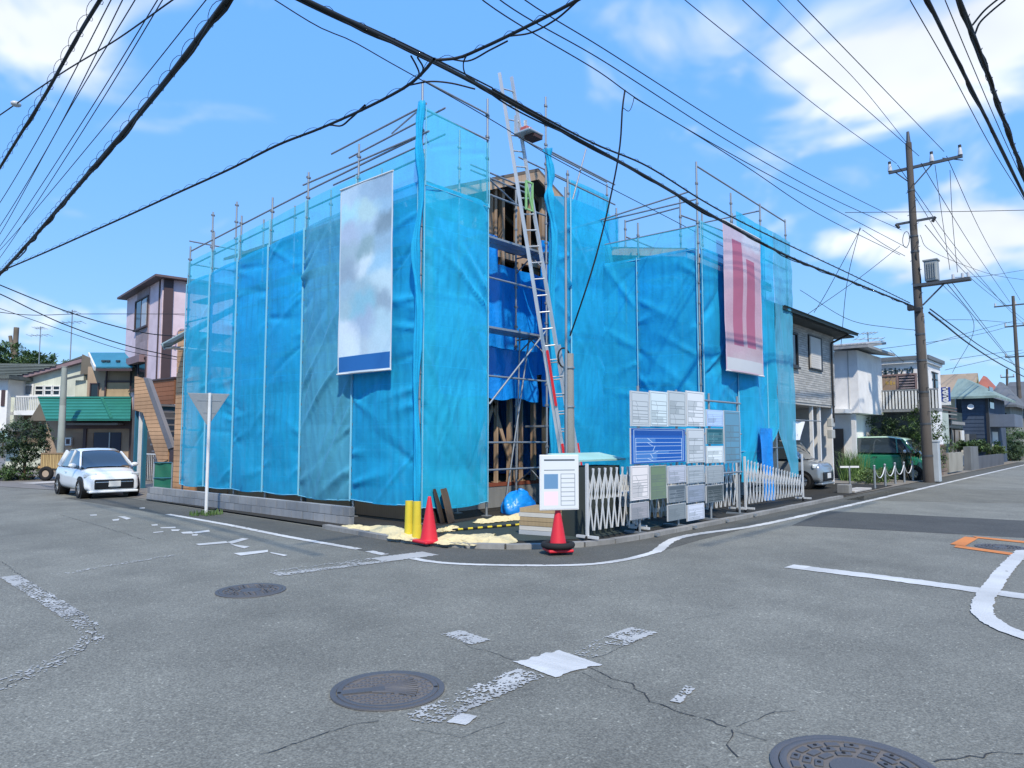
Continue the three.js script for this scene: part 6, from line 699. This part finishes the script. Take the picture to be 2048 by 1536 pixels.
function plant(name, label, cat, x, z, blobs, n, size, seed, mat, group) { const F = new Frame(name, label, cat, x, z, 0, group); F.add('crown', leaves(blobs, n, size, seed), mat, null); const b = blobs[0]; F.add('trunk', rod(V(0, 0, 0), V(b[0] * .7, b[1], b[2] * .7), .07, 7, .03), mBark); const R = rng(seed + 1); blobs.slice(1, 5).forEach((q) => F.add('limb', rod(V(b[0] * .3, b[1] * .45, b[2] * .3), V(q[0], q[1], q[2]), .035, 5, .012), mBark)); return F; }
const pl = (px, py, X) => { const p = atX(px, py, X); return p; };
{ // big dark shrubs behind the van
  const a = pl(1750, 856, 33.6), b = pl(1845, 850, 33.4); plant('shrub', 'large dark clipped shrub behind the green van', 'shrub', a.x, a.z, [[0, a.y - .3, 0, .8, .95, 1.2], [0, a.y - .2, -.8, .7, .75, .8], [.1, a.y - .2, .9, .7, .7, .8], [0, a.y - 1.0, .2, .8, .9, 1.5]], 6500, .055, 3, lA); plant('shrub', 'leafy shrub with lighter tips behind the utility pole', 'shrub', b.x, b.z, [[0, b.y - .2, 0, .7, .95, .7], [-.1, b.y + .35, .1, .5, .5, .5], [.1, b.y - .9, .4, .6, .8, .7], [-.3, b.y - 1.0, -.4, .6, .7, .6]], 4200, .06, 7, lB);
}
{ const p = ground(1815, 962); plant('flowering_shrub', 'bushy plant with pale plumes in front of the van', 'shrub', p.x + .6, p.z, [[0, .75, 0, .45, .6, .5], [0, 1.15, .1, .4, .35, .4], [.05, .4, -.2, .45, .4, .5]], 2600, .05, 11, lA); const t = tuft(p.x + .55, p.z, 120, 1.55, .3, 17, 'pale plumes standing in the bushy plant by the van', M('plume', lin(.32, .26, .16), .9, { map: null }), 'plumes'); }
{ const p = ground(1708, 962); tuft(p.x, p.z, 420, 1.25, .55, 21, 'tall arching grass clump beside the chain posts', M('grass_long', lin(.13, .24, .06), .8, { map: null, transmission: .3, thickness: 0 }), 'grass_clump'); const q = ground(1760, 968); plant('low_plant', 'low leafy ground plants behind the chain posts', 'plant', q.x + .6, q.z - .3, [[0, .25, 0, 1.2, .3, .5], [-1, .2, .1, .6, .25, .5], [1.1, .22, 0, .7, .25, .5]], 2600, .05, 23, lC); }
for (const [px, py, d, w, h, l, s, m] of [[1975, 897, 0, 1.6, .6, 'bright clipped shrub on top of the dark grey wall', 31, lC], [2030, 893, 0, 3.2, 1.3, 'broad hedge in front of the far grey house', 33, lB], [1945, 890, 0, 1.2, .25, 'flat topped shrub on the wall pillar', 35, lB], [2020, 910, 0, 2.4, .8, 'dark low bushes under the hedge', 37, lA]]) { const c = atZ(px, py, -7.2), g = { x: c.x, z: -7.2 }; plant('garden_shrub', l, 'shrub', g.x, g.z, [[0, Math.max(c.y, h), 0, w, h, .8], [w * .4, Math.max(c.y, h) - .2, .1, w * .6, h * .8, .7], [-w * .5, Math.max(c.y, h) - .1, 0, w * .5, h * .7, .7]], 3000, .10, s, m); }
{ // garden by the white balcony house: clipped pine and bushes
  const g0 = ground(48, 960), r = V(Math.cos(YAW), 0, Math.sin(YAW)); const at = (px, py) => { const p = ray(px, py), t = (g0.x * Math.sin(YAW) - g0.z * Math.cos(YAW)) ; const q = p.multiplyScalar(t / (p.x * Math.sin(YAW) - p.z * Math.cos(YAW))).add(eye); return q; };
  const B = (px, py, w, h) => { const q = at(px, py); return [q.x - g0.x, q.y, q.z - g0.z, w, h, w * .8]; };
  plant('garden_pine', 'dark garden tree clipped in tiers beside the white balcony house', 'tree', g0.x, g0.z, [B(52, 872, .85, .7), B(75, 885, .6, .6), B(28, 880, .6, .6), B(50, 905, .9, .4), B(60, 925, .8, .3)], 7000, .055, 41, lA); plant('garden_bush', 'low bright bushes under the clipped garden tree', 'shrub', g0.x - .1, g0.z + .2, [B(45, 948, .9, .28), B(10, 945, .8, .3), B(75, 952, .5, .2)], 3200, .05, 43, lB); plant('garden_bush', 'rounded dark bush at the foot of the white wing wall', 'shrub', at(5, 930).x, at(5, 930).z - 1, [[0, .9, 0, .9, 1.0, .8], [-.8, 1.1, .2, .8, 1.1, .7]], 3600, .055, 45, lA);
}
for (const [px, py, d, w, h, l, s] of [[15, 718, 62, 2.2, 1.4, 'leafy tree beyond the tiled roof beside the timber pole', 51], [92, 728, 60, 1.8, .9, 'leafy tree beyond the tiled roof under the thin aerial', 53], [50, 728, 64, 2.2, 1.0, 'broad tree crown between the two aerials', 55]]) { const q = atDepth(px, py, d); plant('background_tree', l, 'tree', q.x, q.z, [[0, q.y, 0, w, h, w], [w * .6, q.y - .3, .5, w * .6, h * .7, w * .6], [-w * .5, q.y + .2, 0, w * .6, h * .8, w * .6], [0, q.y - 2.5, 0, w, 1.5, w]], 4200, .16, s, lB); }

// ---------- chain posts and small things by the pavement ----------
{ const tops = []; [[1750, 979], [1771, 974], [1791, 969], [1809, 966], [1826, 963]].forEach(([px, py], i) => { const p = ground(px, py), F = new Frame('chain_post', 'short steel post in the row linked by a white chain', 'post', p.x, p.z, 0, 'steel chain posts'); F.add('post', rod(V(0, 0, 0), V(0, .74, 0), .035, 10), mSteel); F.add('cap', new THREE.SphereGeometry(.042, 10, 8).translate(0, .75, 0), mSteel); tops.push(V(p.x, .68, p.z)); }); const F = new Frame('chain', 'white sagging chain between the short steel posts', 'chain', 0, 0); for (let i = 0; i < 4; i++) { const a = tops[i], b = tops[i + 1]; F.add('chain_span', tube([0, .2, .4, .6, .8, 1].map((t) => a.clone().lerp(b, t).add(V(0, -1.35 * t * (1 - t), 0))), .016, 24, 5), mWhite); } }
{ const p = ground(1700, 975), F = new Frame('small_gate_sign', 'low post with a white bar beside the tall grass', 'sign', p.x, p.z, 40); F.add('post', rod(V(0, 0, 0), V(0, .72, 0), .03, 8), mSteel); F.add('bar', bx(-.35, .35, .66, .72, -.02, .02), mWhite); const q = ground(1715, 985), S = new Frame('kerb_slab', 'white concrete slab at the pavement edge', 'slab', q.x + .3, q.z - .1, 0); S.add('slab', rb(-.9, .9, .02, .09, -.25, .2, .02), M('slab_pale', 0xc5c3bd, .9, { map: tStain })); S.add('block', rb(-1.3, -1.0, .02, .28, -.2, .15, .02), mConc); }
{ const q = ground(95, 966); structure('driveway_slab', poly([[q.x - .9, q.z - .4], [q.x + .9, q.z - 1.0], [q.x + 1.2, q.z + .1], [q.x - .6, q.z + .6]], .02), M('slab_pale', 0xc5c3bd, .9, { map: tStain })); }
renderer.render(scene, camera);
